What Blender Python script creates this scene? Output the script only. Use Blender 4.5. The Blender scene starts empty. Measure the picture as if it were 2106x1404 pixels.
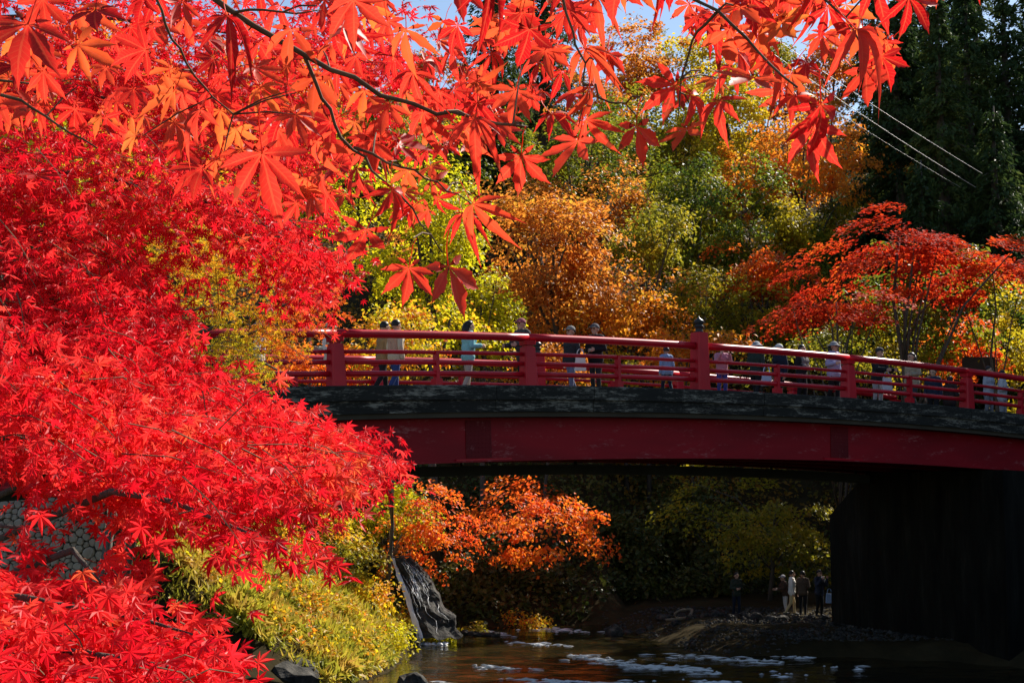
import bpy, math, random
import numpy as np
from mathutils import Vector, noise as mnoise

random.seed(7)
RNG = np.random.default_rng(7)
SC = bpy.context.scene
COL = SC.collection
R = math.radians

# ------------------------------------------------------------------ camera, sky, sun, exposure
CAMZ = 4.6
F = 2925.0                      # focal length in photo pixels (photo 2106 x 1404)
TH = math.atan(298.0 / F)
cam_d = bpy.data.cameras.new('camera')
cam_d.sensor_width = 36.0
cam_d.lens = 36.0 * F / 2106.0
cam_d.clip_start = 0.05
cam_d.clip_end = 3000
cam = bpy.data.objects.new('camera', cam_d)
cam.location = (0, 0, CAMZ)
cam.rotation_euler = (math.pi / 2 + TH, 0, 0)
COL.objects.link(cam)
SC.camera = cam

SUN_AZ, SUN_EL = R(42), R(40)   # azimuth clockwise from the view direction
world = bpy.data.worlds.new('World')
SC.world = world
world.use_nodes = True
wn = world.node_tree.nodes
wl = world.node_tree.links
wn.clear()
sky = wn.new('ShaderNodeTexSky')
sky.sky_type = 'NISHITA'
sky.sun_disc = False
sky.sun_elevation = SUN_EL
sky.sun_rotation = SUN_AZ
sky.air_density = 1.0
sky.dust_density = 0.3
bg = wn.new('ShaderNodeBackground')
bg.inputs['Strength'].default_value = 0.075
wo = wn.new('ShaderNodeOutputWorld')
wl.new(sky.outputs[0], bg.inputs['Color'])
wl.new(bg.outputs[0], wo.inputs['Surface'])

sd = bpy.data.lights.new('sun', 'SUN')
sd.energy = 5.0
sd.angle = R(0.53)
sd.color = (1.0, 0.93, 0.82)
sun = bpy.data.objects.new('sun', sd)
SUNV = Vector((math.sin(SUN_AZ) * math.cos(SUN_EL), math.cos(SUN_AZ) * math.cos(SUN_EL), math.sin(SUN_EL)))
sun.rotation_euler = (-SUNV).to_track_quat('-Z', 'Y').to_euler()
sun.location = (40, 30, 60)
COL.objects.link(sun)

vs = SC.view_settings
vs.view_transform = 'Standard'
vs.look = 'None'
vs.exposure = 1.0
vs.gamma = 1.0
vs.use_curve_mapping = False
SC.cycles.max_bounces = 7
SC.cycles.diffuse_bounces = 3
SC.cycles.glossy_bounces = 3
SC.cycles.transmission_bounces = 4
SC.cycles.transparent_max_bounces = 4
SC.cycles.use_denoising = True
SC.cycles.sample_clamp_indirect = 6.0


# ------------------------------------------------------------------ helpers
def P(x, y, Y):
    """Place that shows at photo pixel (x, y) when it stands Y metres ahead of the camera."""
    u = (x - 1053.0) / F
    v = (702.0 - y) / F
    dy = math.cos(TH) - v * math.sin(TH)
    s = Y / dy
    return np.array([u * s, Y, CAMZ + s * (math.sin(TH) + v * math.cos(TH))])


def tag(o, label=None, cat=None, group=None, kind=None):
    if label: o['label'] = label
    if cat: o['category'] = cat
    if group: o['group'] = group
    if kind: o['kind'] = kind
    return o


def empty(name, loc, label, cat, group=None):
    o = bpy.data.objects.new(name, None)
    o.empty_display_size = 0.3
    o.location = [float(q) for q in loc]
    COL.objects.link(o)
    return tag(o, label, cat, group)


def link(name, me, parent=None):
    o = bpy.data.objects.new(name, me)
    COL.objects.link(o)
    if parent is not None:
        o.parent = parent
    return o


def mesh_from_arrays(name, verts, faces_flat, sizes, mats, midx=None, smooth=False):
    me = bpy.data.meshes.new(name)
    nv, nl, nf = len(verts), len(faces_flat), len(sizes)
    me.vertices.add(nv)
    me.vertices.foreach_set('co', np.asarray(verts, np.float32).ravel())
    me.loops.add(nl)
    me.loops.foreach_set('vertex_index', np.asarray(faces_flat, np.int32))
    me.polygons.add(nf)
    sizes = np.asarray(sizes, np.int32)
    starts = np.zeros(nf, np.int32)
    starts[1:] = np.cumsum(sizes)[:-1]
    me.polygons.foreach_set('loop_start', starts)
    if midx is not None:
        me.polygons.foreach_set('material_index', np.asarray(midx, np.int32))
    me.polygons.foreach_set('use_smooth', np.full(nf, bool(smooth)))
    for m in (mats if isinstance(mats, (list, tuple)) else [mats]):
        me.materials.append(m)
    me.update(calc_edges=True)
    me.validate()
    return me


def local_to(parent, verts):
    v = np.asarray(verts, float)
    off = np.zeros(3)
    q = parent
    while q is not None:
        off += np.array(q.location)
        q = q.parent
    return v - off


def batch(name, tv, tf, pos, rot, size, mat, parent=None):
    """Many small copies of one template joined into one mesh."""
    pos = np.asarray(pos, float); rot = np.asarray(rot, float); size = np.asarray(size, float)
    m, n = len(pos), len(tv)
    if parent is not None:
        pos = local_to(parent, pos)
    V = np.einsum('mij,nj->mni', rot, tv) * size[:, None, None] + pos[:, None, :]
    k = tf.shape[1]
    Fc = (tf[None, :, :] + (np.arange(m) * n)[:, None, None]).reshape(-1)
    me = mesh_from_arrays(name, V.reshape(-1, 3), Fc, np.full(m * len(tf), k), mat)
    return link(name, me, parent)


def norm(a):
    return a / (np.linalg.norm(a, axis=-1, keepdims=True) + 1e-9)


def frames(T, N):
    """Rotation matrices with columns T (made square to N), B, N."""
    N = norm(np.asarray(N, float)); T = np.asarray(T, float)
    T = norm(T - N * np.sum(T * N, -1, keepdims=True))
    B = np.cross(N, T)
    return np.stack([T, B, N], axis=-1)


class MB:
    def __init__(self):
        self.v = []; self.f = []; self.m = []; self.n = 0

    def add(self, verts, faces, mi=0):
        self.v.append(np.asarray(verts, float))
        for q in faces:
            self.f.append([i + self.n for i in q]); self.m.append(mi)
        self.n += len(verts)
        return self

    def box(self, c, s, ax=None, mi=0, taper=1.0):
        ax = np.eye(3) if ax is None else np.asarray(ax)
        out = []
        for dz in (-1, 1):
            t = taper if dz > 0 else 1.0
            for dx, dy in ((-1, -1), (1, -1), (1, 1), (-1, 1)):
                out.append(np.asarray(c) + ax[0] * dx * s[0] / 2 * t + ax[1] * dy * s[1] / 2 * t + ax[2] * dz * s[2] / 2)
        return self.add(out, [(3, 2, 1, 0), (4, 5, 6, 7), (0, 1, 5, 4), (1, 2, 6, 5), (2, 3, 7, 6), (3, 0, 4, 7)], mi)

    def tube(self, pts, rad, n=6, mi=0, cap=True):
        pts = np.asarray(pts, float)
        rad = np.full(len(pts), rad) if np.isscalar(rad) else np.asarray(rad)
        d = np.gradient(pts, axis=0) if len(pts) > 1 else np.array([[0, 0, 1.]])
        d = norm(d)
        a = np.array([0, 0, 1.0]) if abs(d[0][2]) < 0.9 else np.array([1.0, 0, 0])
        out = []
        for i in range(len(pts)):
            u = norm(np.cross(d[i], a)); w = np.cross(d[i], u)
            for k in range(n):
                t = 2 * math.pi * k / n
                out.append(pts[i] + rad[i] * (math.cos(t) * u + math.sin(t) * w))
        fs = []
        for i in range(len(pts) - 1):
            for k in range(n):
                k2 = (k + 1) % n
                fs.append((i * n + k, i * n + k2, (i + 1) * n + k2, (i + 1) * n + k))
        if cap:
            fs.append(tuple(range(n - 1, -1, -1)))
            fs.append(tuple((len(pts) - 1) * n + k for k in range(n)))
        return self.add(out, fs, mi)

    def lathe(self, base, prof, n=14, ax=None, mi=0):
        ax = np.eye(3) if ax is None else np.asarray(ax)
        out = []; fs = []
        for r, h in prof:
            for k in range(n):
                t = 2 * math.pi * (k + .5) / n
                out.append(np.asarray(base) + ax[0] * r * math.cos(t) + ax[1] * r * math.sin(t) + ax[2] * h)
        for i in range(len(prof) - 1):
            for k in range(n):
                k2 = (k + 1) % n
                fs.append((i * n + k, i * n + k2, (i + 1) * n + k2, (i + 1) * n + k))
        fs.append(tuple(range(n - 1, -1, -1)))
        fs.append(tuple((len(prof) - 1) * n + k for k in range(n)))
        return self.add(out, fs, mi)

    def build(self, name, mats, parent=None, smooth=False):
        v = np.concatenate(self.v)
        if parent is not None:
            v = local_to(parent, v)
        flat = [i for q in self.f for i in q]
        me = mesh_from_arrays(name, v, flat, [len(q) for q in self.f], mats, self.m, smooth)
        return link(name, me, parent)


# ------------------------------------------------------------------ materials
def newmat(name):
    m = bpy.data.materials.new(name)
    m.use_nodes = True
    nt = m.node_tree
    nt.nodes.clear()
    out = nt.nodes.new('ShaderNodeOutputMaterial')
    return m, nt, out


def nd(nt, t, **kw):
    n = nt.nodes.new(t)
    for k, v in kw.items():
        if k in n.inputs:
            n.inputs[k].default_value = v
        else:
            setattr(n, k, v)
    return n


def ramp(nt, cols, fac, stops=None):
    r = nt.nodes.new('ShaderNodeValToRGB')
    e = r.color_ramp.elements
    n = len(cols)
    stops = stops or [i / max(1, n - 1) for i in range(n)]
    while len(e) < n:
        e.new(0.5)
    for i in range(n):
        e[i].position = stops[i]
        e[i].color = (*cols[i][:3], 1)
    nt.links.new(fac, r.inputs[0])
    return r.outputs[0]


def mth(nt, op, a, b=None):
    n = nt.nodes.new('ShaderNodeMath'); n.operation = op
    for i, q in enumerate((a, b)):
        if q is None: continue
        if isinstance(q, (int, float)): n.inputs[i].default_value = q
        else: nt.links.new(q, n.inputs[i])
    return n.outputs[0]


def leafmat(name, cols, trans=0.5, patch=0.45, scale=0.35, rough=0.5, spec=0.3, veins=False):
    m, nt, out = newmat(name)
    g = nt.nodes.new('ShaderNodeNewGeometry')
    oi = nt.nodes.new('ShaderNodeObjectInfo')
    rnd = mth(nt, 'FRACT', mth(nt, 'ADD', g.outputs['Random Per Island'], mth(nt, 'MULTIPLY', oi.outputs['Random'], 0.999)))
    nz = nd(nt, 'ShaderNodeTexNoise', Scale=scale, Detail=2.0)
    nt.links.new(g.outputs['Position'], nz.inputs['Vector'])
    nn = mth(nt, 'MULTIPLY', mth(nt, 'SUBTRACT', nz.outputs[0], 0.3), 2.5)
    fac = mth(nt, 'ADD', mth(nt, 'MULTIPLY', rnd, 1 - patch), mth(nt, 'MULTIPLY', nn, patch))
    c = ramp(nt, cols, fac)
    if veins:
        n2 = nd(nt, 'ShaderNodeTexNoise', Scale=55.0, Detail=4.0)
        nt.links.new(g.outputs['Position'], n2.inputs['Vector'])
        hs = nt.nodes.new('ShaderNodeHueSaturation')
        nt.links.new(c, hs.inputs['Color'])
        nt.links.new(mth(nt, 'ADD', mth(nt, 'MULTIPLY', n2.outputs[0], 0.7), 0.62), hs.inputs['Value'])
        at = nd(nt, 'ShaderNodeAttribute', attribute_name='blade')
        sx = nt.nodes.new('ShaderNodeSeparateXYZ'); nt.links.new(at.outputs['Vector'], sx.inputs[0])
        ax_, ay_ = sx.outputs[0], sx.outputs[1]
        mid = mth(nt, 'LESS_THAN', ax_, mth(nt, 'SUBTRACT', .16, mth(nt, 'MULTIPLY', ay_, .08)))
        sec = mth(nt, 'GREATER_THAN', mth(nt, 'SINE', mth(nt, 'MULTIPLY', mth(nt, 'SUBTRACT', ay_, mth(nt, 'MULTIPLY', ax_, .12)), 75.0)), .86)
        vn = mth(nt, 'MAXIMUM', mid, mth(nt, 'MULTIPLY', sec, .5))
        mv = nt.nodes.new('ShaderNodeMixRGB'); nt.links.new(mth(nt, 'MULTIPLY', vn, .55), mv.inputs[0])
        nt.links.new(hs.outputs[0], mv.inputs[1]); mv.inputs[2].default_value = (.90, .12, .05, 1)
        n3 = nd(nt, 'ShaderNodeTexNoise', Scale=28.0, Detail=3.0); nt.links.new(g.outputs['Position'], n3.inputs['Vector'])
        sp_ = mth(nt, 'MULTIPLY', mth(nt, 'GREATER_THAN', mth(nt, 'ADD', n3.outputs[0], mth(nt, 'MULTIPLY', mth(nt, 'POWER', ay_, 6.0), .22)), .70), .8)
        mb_ = nt.nodes.new('ShaderNodeMixRGB'); nt.links.new(sp_, mb_.inputs[0])
        nt.links.new(mv.outputs[0], mb_.inputs[1]); mb_.inputs[2].default_value = (.22, .05, .02, 1)
        c = mb_.outputs[0]
    p = nd(nt, 'ShaderNodeBsdfPrincipled', Roughness=rough)
    p.inputs['Specular IOR Level'].default_value = spec
    nt.links.new(c, p.inputs['Base Color'])
    tr = nt.nodes.new('ShaderNodeBsdfTranslucent')
    nt.links.new(c, tr.inputs['Color'])
    mx = nd(nt, 'ShaderNodeMixShader')
    mx.inputs[0].default_value = trans
    nt.links.new(p.outputs[0], mx.inputs[1])
    nt.links.new(tr.outputs[0], mx.inputs[2])
    nt.links.new(mx.outputs[0], out.inputs[0])
    return m


def solid(name, cols, scale=4.0, rough=0.7, bump=0.0, spec=0.25, detail=5.0, stretch=(1, 1, 1), stops=None, bscale=None):
    m, nt, out = newmat(name)
    tc = nt.nodes.new('ShaderNodeTexCoord')
    mp = nt.nodes.new('ShaderNodeMapping')
    mp.inputs['Scale'].default_value = stretch
    nt.links.new(tc.outputs['Object'], mp.inputs[0])
    nz = nd(nt, 'ShaderNodeTexNoise', Scale=scale, Detail=detail)
    nz.inputs['Roughness'].default_value = 0.65
    nt.links.new(mp.outputs[0], nz.inputs['Vector'])
    c = ramp(nt, cols, nz.outputs[0], stops)
    p = nd(nt, 'ShaderNodeBsdfPrincipled', Roughness=rough)
    p.inputs['Specular IOR Level'].default_value = spec
    nt.links.new(c, p.inputs['Base Color'])
    if bump:
        n2 = nd(nt, 'ShaderNodeTexNoise', Scale=bscale or scale * 3, Detail=6.0)
        nt.links.new(mp.outputs[0], n2.inputs['Vector'])
        b = nd(nt, 'ShaderNodeBump', Strength=bump, Distance=0.05)
        nt.links.new(n2.outputs[0], b.inputs['Height'])
        nt.links.new(b.outputs[0], p.inputs['Normal'])
    nt.links.new(p.outputs[0], out.inputs[0])
    return m


RED = [(.32, .004, .012), (.62, .007, .018), (.82, .014, .026), (.87, .03, .034), (.88, .055, .045), (.86, .17, .05)]
NEAR = [(.36, .006, .010), (.66, .012, .014), (.84, .032, .022), (.87, .055, .028), (.88, .12, .03), (.88, .26, .04)]
M = dict(
    near=leafmat('near_leaf', NEAR, 0.6, 0.3, 3.0, 0.5, 0.3, veins=True),
    red=leafmat('red_leaf', RED, 0.6, 0.45, 1.6, 0.5, 0.28),
    mix=leafmat('mixed_leaf', [(.30, .34, .02), (.60, .54, .02), (.78, .50, .02), (.84, .26, .02), (.80, .09, .02)], 0.6, 0.6, 0.9),
    orange=leafmat('orange_leaf', [(.34, .20, .02), (.66, .20, .02), (.80, .28, .025), (.82, .40, .03), (.62, .46, .03)], 0.6, 0.6, 0.5),
    brown=leafmat('brown_orange_leaf', [(.24, .12, .03), (.50, .17, .03), (.70, .24, .03), (.74, .36, .04), (.46, .36, .04)], 0.58, 0.6, 0.5),
    redorange=leafmat('red_orange_leaf', [(.70, .06, .02), (.84, .13, .02), (.88, .22, .02), (.86, .40, .03)], 0.6),
    yellow=leafmat('yellow_leaf', [(.22, .22, .02), (.48, .40, .02), (.68, .50, .02), (.74, .38, .02)], 0.58, 0.6, 0.5),
    ygreen=leafmat('yellow_green_leaf', [(.16, .24, .015), (.44, .44, .015), (.70, .60, .015), (.82, .62, .02)], 0.6),
    olive=leafmat('olive_leaf', [(.08, .11, .015), (.22, .22, .02), (.40, .33, .02), (.60, .34, .03)], 0.55, 0.6, 0.5),
    green=leafmat('green_leaf', [(.04, .075, .012), (.10, .15, .015), (.28, .28, .018), (.58, .42, .02)], 0.55, 0.65, 0.5),
    darkred=leafmat('dark_red_leaf', [(.34, .018, .012), (.56, .035, .014), (.72, .08, .018), (.82, .22, .02)], 0.5, 0.5, 0.5, 0.7, 0.06),
    cedar=leafmat('cedar_needle', [(.014, .030, .012), (.030, .058, .018), (.065, .10, .026), (.13, .15, .035)], 0.35, 0.6, 0.25, 0.6, 0.2),
    grass=leafmat('grass_blade', [(.12, .16, .02), (.30, .31, .03), (.48, .42, .04), (.60, .40, .07), (.46, .24, .06)], 0.45, 0.6, 1.3),
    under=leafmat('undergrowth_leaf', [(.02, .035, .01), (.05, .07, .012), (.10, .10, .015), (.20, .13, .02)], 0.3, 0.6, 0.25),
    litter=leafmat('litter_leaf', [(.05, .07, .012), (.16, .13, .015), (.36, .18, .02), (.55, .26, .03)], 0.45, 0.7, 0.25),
    bark=solid('bark', [(.03, .024, .018), (.09, .075, .06), (.16, .14, .12)], 6, 0.9, 0.6, stretch=(3, 3, .6)),
    twig=solid('twig', [(.05, .025, .016), (.14, .08, .045), (.34, .24, .13)], 20, 0.8, spec=.1),
    palebark=solid('pale_bark', [(.30, .28, .25), (.55, .52, .48), (.68, .66, .62)], 7, 0.85, 0.4, stretch=(2, 2, .6)),
    greybark=solid('grey_bark', [(.10, .09, .08), (.22, .20, .18), (.34, .32, .29)], 9, 0.85, 0.4, stretch=(2, 2, .5)),
    soil=solid('forest_soil', [(.016, .014, .008), (.036, .028, .014), (.06, .045, .022)], 1.5, 1.0, 0.6, spec=.02),
    rock=solid('rock', [(.012, .012, .011), (.04, .038, .034), (.14, .13, .115)], 3.0, 0.9, 0.8, spec=.15, stops=[.3, .52, .78]),
    stone=solid('wall_stone', [(.22, .20, .15), (.48, .43, .34), (.66, .60, .48)], 2.6, 0.9, 0.5),
    mortar=solid('wall_joint', [(.05, .05, .04), (.12, .11, .085)], 5, 0.95, 0.4),
)


def painted(name, base, worn, rough=0.35, amount=0.62, scale=3.0, stretch=(1, 1, 1)):
    m, nt, out = newmat(name)
    tc = nt.nodes.new('ShaderNodeTexCoord')
    mp = nt.nodes.new('ShaderNodeMapping'); mp.inputs['Scale'].default_value = stretch
    nt.links.new(tc.outputs['Object'], mp.inputs[0])
    n1 = nd(nt, 'ShaderNodeTexNoise', Scale=scale, Detail=7.0); n1.inputs['Roughness'].default_value = .7
    n2 = nd(nt, 'ShaderNodeTexNoise', Scale=scale * .35, Detail=3.0)
    nt.links.new(mp.outputs[0], n1.inputs['Vector']); nt.links.new(mp.outputs[0], n2.inputs['Vector'])
    b2 = [q * .72 for q in base]
    c1 = ramp(nt, [b2, base], n2.outputs[0], [.35, .65])
    n4 = nd(nt, 'ShaderNodeTexNoise', Scale=scale * 7, Detail=6.0); n4.inputs['Roughness'].default_value = .75
    nt.links.new(mp.outputs[0], n4.inputs['Vector'])
    msum = mth(nt, 'ADD', n1.outputs[0], mth(nt, 'MULTIPLY', mth(nt, 'SUBTRACT', n4.outputs[0], .5), .75))
    mask = ramp(nt, [(0, 0, 0), (1, 1, 1)], msum, [amount, amount + .14])
    mx = nt.nodes.new('ShaderNodeMixRGB')
    nt.links.new(mask, mx.inputs[0]); nt.links.new(c1, mx.inputs[1]); mx.inputs[2].default_value = (*worn, 1)
    p = nd(nt, 'ShaderNodeBsdfPrincipled', Roughness=rough)
    p.inputs['Specular IOR Level'].default_value = .22
    nt.links.new(mx.outputs[0], p.inputs['Base Color'])
    b = nd(nt, 'ShaderNodeBump', Strength=.15, Distance=.01)
    nt.links.new(n1.outputs[0], b.inputs['Height']); nt.links.new(b.outputs[0], p.inputs['Normal'])
    nt.links.new(p.outputs[0], out.inputs[0])
    return m


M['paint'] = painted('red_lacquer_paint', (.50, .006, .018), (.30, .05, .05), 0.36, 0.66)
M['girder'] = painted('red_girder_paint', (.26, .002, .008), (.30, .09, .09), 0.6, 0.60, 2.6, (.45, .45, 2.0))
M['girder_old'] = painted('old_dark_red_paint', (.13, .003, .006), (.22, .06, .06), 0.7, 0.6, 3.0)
M['kerb'] = painted('stained_shade_concrete', (.020, .020, .017), (.20, .19, .155), 0.95, 0.53, 3.4, (.35, .35, 2.2))  # weathering stain, with deep shade also put into the dark base colour
M['soffit'] = painted('concrete_soffit', (.06, .05, .034), (.10, .09, .07), 0.9, 0.7)
M['abut'] = solid('abutment_concrete', [(.004, .004, .0035), (.010, .010, .008), (.026, .024, .02)], 2.2, 0.95, 0.6, stretch=(1.3, 1.3, .22), spec=.08, stops=[.3, .55, .8])  # near-black base carries the wall's deep shade in its colour
M['steel'] = painted('dark_green_steel', (.05, .06, .05), (.09, .09, .08), 0.55)
M['bronze'] = solid('blackened_bronze', [(.012, .014, .016), (.03, .032, .035)], 5, 0.4)
M['cable'] = solid('pale_cable', [(.28, .28, .27), (.40, .40, .38)], 8, 0.45)
M['foam'] = solid('river_foam', [(.62, .64, .66), (.84, .85, .86)], 8, 0.6)
M['wood'] = solid('weathered_wood', [(.10, .075, .05), (.30, .23, .16)], 6, 0.8, 0.4)
M['signwood'] = solid('dark_board', [(.03, .022, .018), (.06, .045, .035)], 6, 0.7)


# ------------------------------------------------------------------ terrain
def sm(a, b, x):
    t = np.clip((x - a) / (b - a), 0, 1)
    return t * t * (3 - 2 * t)


def shore_left(y):
    return np.interp(y, [16, 26, 31, 33.3, 36.4, 42, 46, 48, 60], [-12, -6.5, -4.2, -3.2, -2.45, -2.5, -2.6, -3.4, -6])


def shore_right(y):
    return np.interp(y, [20, 30, 38.6, 39.2, 40.8, 45.3, 47.5, 60], [20, 16, 10.5, 5.6, 4.1, 3.1, 2.4, 0])


def ground(x, y):
    x = np.asarray(x, float); y = np.asarray(y, float)
    camb = -1.0 + 4.0 * (1 - sm(2.5, 11, y + np.abs(x) * .15))
    dl = shore_left(y) - x
    cap = 0.5 + 4.6 * sm(32.0, 36.5, y - .25 * (x + 3))
    left = np.minimum(-.35 + .70 * dl, cap)
    left = np.where((x < -8.7) & (y < 34.4), .1, left)
    left = np.where((x < -9.3) & (y >= 34.4), 4.85, left)
    yf = 47.2 + .25 * np.clip(x, -30, 3)
    yf = np.where(x > 3, np.minimum(47.2 + (x - 3) * 3.0, 55.0), yf)
    far = np.minimum(-.3 + .58 * (y - yf), 33.0) - .35 * np.clip(y - 118, 0, 200)
    dr = x - shore_right(y)
    right = np.minimum(-.35 + .32 * dr, 0.42 + .05 * np.clip(y - 47, 0, 3))
    rh = np.clip((x - 13.0) * .7, -2, 9) + np.clip(x - 26, 0, 60) * .3
    rh = np.where(y > 26, rh, -2)
    z = np.maximum.reduce([camb, left, far, right, rh, np.full_like(x, -.8)])
    return z


def gz(x, y):
    return float(ground(np.array([x]), np.array([y]))[0])


xs = np.concatenate([[-900, -400, -150], np.arange(-60, 75, 0.8), [150, 400, 900]])
ys = np.concatenate([[-600, -200, -60], np.arange(-14, 132, 0.8), [200, 400, 1200]])
GX, GY = np.meshgrid(xs, ys)
GZ = ground(GX, GY)
for j in range(GX.shape[0]):
    for i in range(GX.shape[1]):
        if GZ[j, i] > -.3 and GY[j, i] > 14:
            GZ[j, i] += .22 * mnoise.noise((GX[j, i] * .45, GY[j, i] * .45, 0)) + .08 * mnoise.noise((GX[j, i] * 1.7, GY[j, i] * 1.7, 3))
nx, ny = len(xs), len(ys)
vv = np.stack([GX, GY, GZ], -1).reshape(-1, 3)
ii, jj = np.meshgrid(np.arange(nx - 1), np.arange(ny - 1))
a = (jj * nx + ii).ravel()
ff = np.stack([a, a + 1, a + nx + 1, a + nx], -1)
g = link('ground', mesh_from_arrays('ground', vv, ff.ravel(), np.full(len(ff), 4), M['soil'], smooth=True))
tag(g, kind='structure')

# river
m, nt, out = newmat('river_water')
gg = nt.nodes.new('ShaderNodeNewGeometry')
mp = nt.nodes.new('ShaderNodeMapping'); mp.inputs['Scale'].default_value = (.8, 1.6, 1)
nt.links.new(gg.outputs['Position'], mp.inputs[0])
n1 = nd(nt, 'ShaderNodeTexNoise', Scale=2.6, Detail=5.0)
nt.links.new(mp.outputs[0], n1.inputs['Vector'])
b = nd(nt, 'ShaderNodeBump', Strength=.35, Distance=.08)
nt.links.new(n1.outputs[0], b.inputs['Height'])
n3 = nd(nt, 'ShaderNodeTexNoise', Scale=.7, Detail=6.0)
nt.links.new(gg.outputs['Position'], n3.inputs['Vector'])
c = ramp(nt, [(.008, .008, .004), (.022, .016, .006), (.045, .026, .009)], n3.outputs[0], [.35, .55, .75])
p = nd(nt, 'ShaderNodeBsdfPrincipled', Roughness=.08, IOR=1.33)
nt.links.new(c, p.inputs['Base Color']); nt.links.new(b.outputs[0], p.inputs['Normal'])
nt.links.new(p.outputs[0], out.inputs[0])
M['water'] = m
wx = np.arange(-14, 30, .22); wy = np.arange(13, 52, .16)
WX, WY = np.meshgrid(wx, wy)
WZ = np.zeros_like(WX)
for j in range(WX.shape[0]):
    for i in range(WX.shape[1]):
        x_, y_ = WX[j, i], WY[j, i]
        amp = .5 + .9 * max(0, mnoise.noise((x_ * .22, y_ * .3, 9)))
        WZ[j, i] = amp * (.055 * mnoise.noise((x_ * 1.1, y_ * 2.3, 1)) + .03 * mnoise.noise((x_ * 3.1, y_ * 5.0, 2)))
nx, ny = len(wx), len(wy)
ii, jj = np.meshgrid(np.arange(nx - 1), np.arange(ny - 1))
a = (jj * nx + ii).ravel()
ff = np.stack([a, a + 1, a + nx + 1, a + nx], -1)
w = link('river_water', mesh_from_arrays('river_water', np.stack([WX, WY, WZ], -1).reshape(-1, 3), ff.ravel(), np.full(len(ff), 4), M['water'], smooth=True))
tag(w, kind='structure')

# ------------------------------------------------------------------ bridge
BX0, BY0 = -3.183, 26.6
BD = np.array([.8206, .5714, 0]); BD /= np.linalg.norm(BD)
BN = np.array([-BD[1], BD[0], 0])          # across, away from the camera
UP = np.array([0, 0, 1.0])
BW = 6.7


def kz(t):
    return CAMZ + 2.17 - .0024 * (t - 11.0) ** 2


def BP(t, across=0.0, h=0.0):
    """Point on the bridge: t along, across from the near kerb face, h above the kerb top (square to the curve)."""
    s = -.0048 * (t - 11.0)
    nrm = norm(UP - BD * s)
    return np.array([BX0, BY0, 0]) + BD * t + BN * across + np.array([0, 0, kz(t)]) + nrm * h


def baxes(t):
    s = -.0048 * (t - 11.0)
    d = norm(BD + UP * s)
    return np.array([d, BN, np.cross(d, BN)])


TS = np.arange(-9.0, 26.01, .5)


def sweep(mb, prof, ts=TS, mi=0):
    """Sweep a closed profile of (across, h) along the bridge."""
    k = len(prof)
    out = [BP(t, a_, h_) for t in ts for a_, h_ in prof]
    fs = []
    for i in range(len(ts) - 1):
        for q in range(k):
            q2 = (q + 1) % k
            fs.append((i * k + q, i * k + q2, (i + 1) * k + q2, (i + 1) * k + q))
    fs.append(tuple(range(k - 1, -1, -1)))
    fs.append(tuple((len(ts) - 1) * k + q for q in range(k)))
    mb.add(out, fs, mi)


def rect(a0, a1, h0, h1):
    return [(a0, h0), (a1, h0), (a1, h1), (a0, h1)]


bridge = empty('bridge', (BX0, BY0, 0), 'red arched footbridge with lacquered railings crossing the river', 'bridge')
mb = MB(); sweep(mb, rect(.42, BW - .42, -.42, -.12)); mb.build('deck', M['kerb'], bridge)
for s, nm in ((0, 'near'), (1, 'far')):
    a0, a1 = (0.0, .42) if s == 0 else (BW - .42, BW)
    for q0 in np.arange(-9.0, 25.9, 2.5):
        seg_ts = np.linspace(q0 + .006, q0 + 2.494, 5)
        mb = MB()
        dj = random.uniform(-.008, .008)
        if s == 0:
            sweep(mb, [(dj, -.29), (.42, -.29), (.42, 0), (.03 + dj, 0), (dj, -.03)], seg_ts)
        else:
            sweep(mb, [(a0, -.29), (a1, -.29), (a1, -.03), (a1 - .03, 0), (a0, 0)], seg_ts)
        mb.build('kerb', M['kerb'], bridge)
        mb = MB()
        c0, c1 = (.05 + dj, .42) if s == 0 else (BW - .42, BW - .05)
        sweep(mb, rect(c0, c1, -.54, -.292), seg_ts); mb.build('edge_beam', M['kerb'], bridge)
    mb = MB()
    c0, c1 = (.10, .5) if s == 0 else (BW - .5, BW - .10)
    sweep(mb, rect(c0, c1, -.64, -.542)); mb.build('haunch', M['soffit'], bridge)
mb = MB(); sweep(mb, rect(.51, BW - .51, -.64, -.422)); mb.build('soffit', M['soffit'], bridge)
TG = np.arange(-9.0, 25.51, .5)
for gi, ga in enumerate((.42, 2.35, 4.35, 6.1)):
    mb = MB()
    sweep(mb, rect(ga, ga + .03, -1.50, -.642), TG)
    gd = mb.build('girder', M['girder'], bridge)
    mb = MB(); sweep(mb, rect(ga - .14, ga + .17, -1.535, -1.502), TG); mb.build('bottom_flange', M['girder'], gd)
    if gi == 0:
        for tc_ in (3.3, 13.95, -6.5):
            mb = MB(); mb.box(BP(tc_, ga - .009, -1.07), (.62, .014, .76), baxes(tc_)); sp = mb.build('splice_plate', M['girder_old'], gd)
            mb = MB(); mb.box(BP(tc_ + .1, ga - .016, -1.487), (1.35, .09, .028), baxes(tc_)); mb.build('flange_plate', M['paint'], gd)
            mb = MB()
            for bx_ in np.arange(-.27, .28, .09):
                for bz in np.arange(-.34, .35, .085):
                    mb.lathe(BP(tc_ + bx_, ga - .016, -1.07 + bz), [(.014, 0), (.012, .008)], 6, np.array([baxes(tc_)[0], baxes(tc_)[2], -BN]))
            o = mb.build('bolts', M['girder_old'], gd); o['kind'] = 'stuff'
        for tc_ in np.arange(-8.4, 25, 1.75):
            mb = MB(); mb.box(BP(tc_, ga + .10, -1.07), (.012, .13, .85), baxes(tc_)); mb.build('stiffener', M['girder'], gd)
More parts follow.
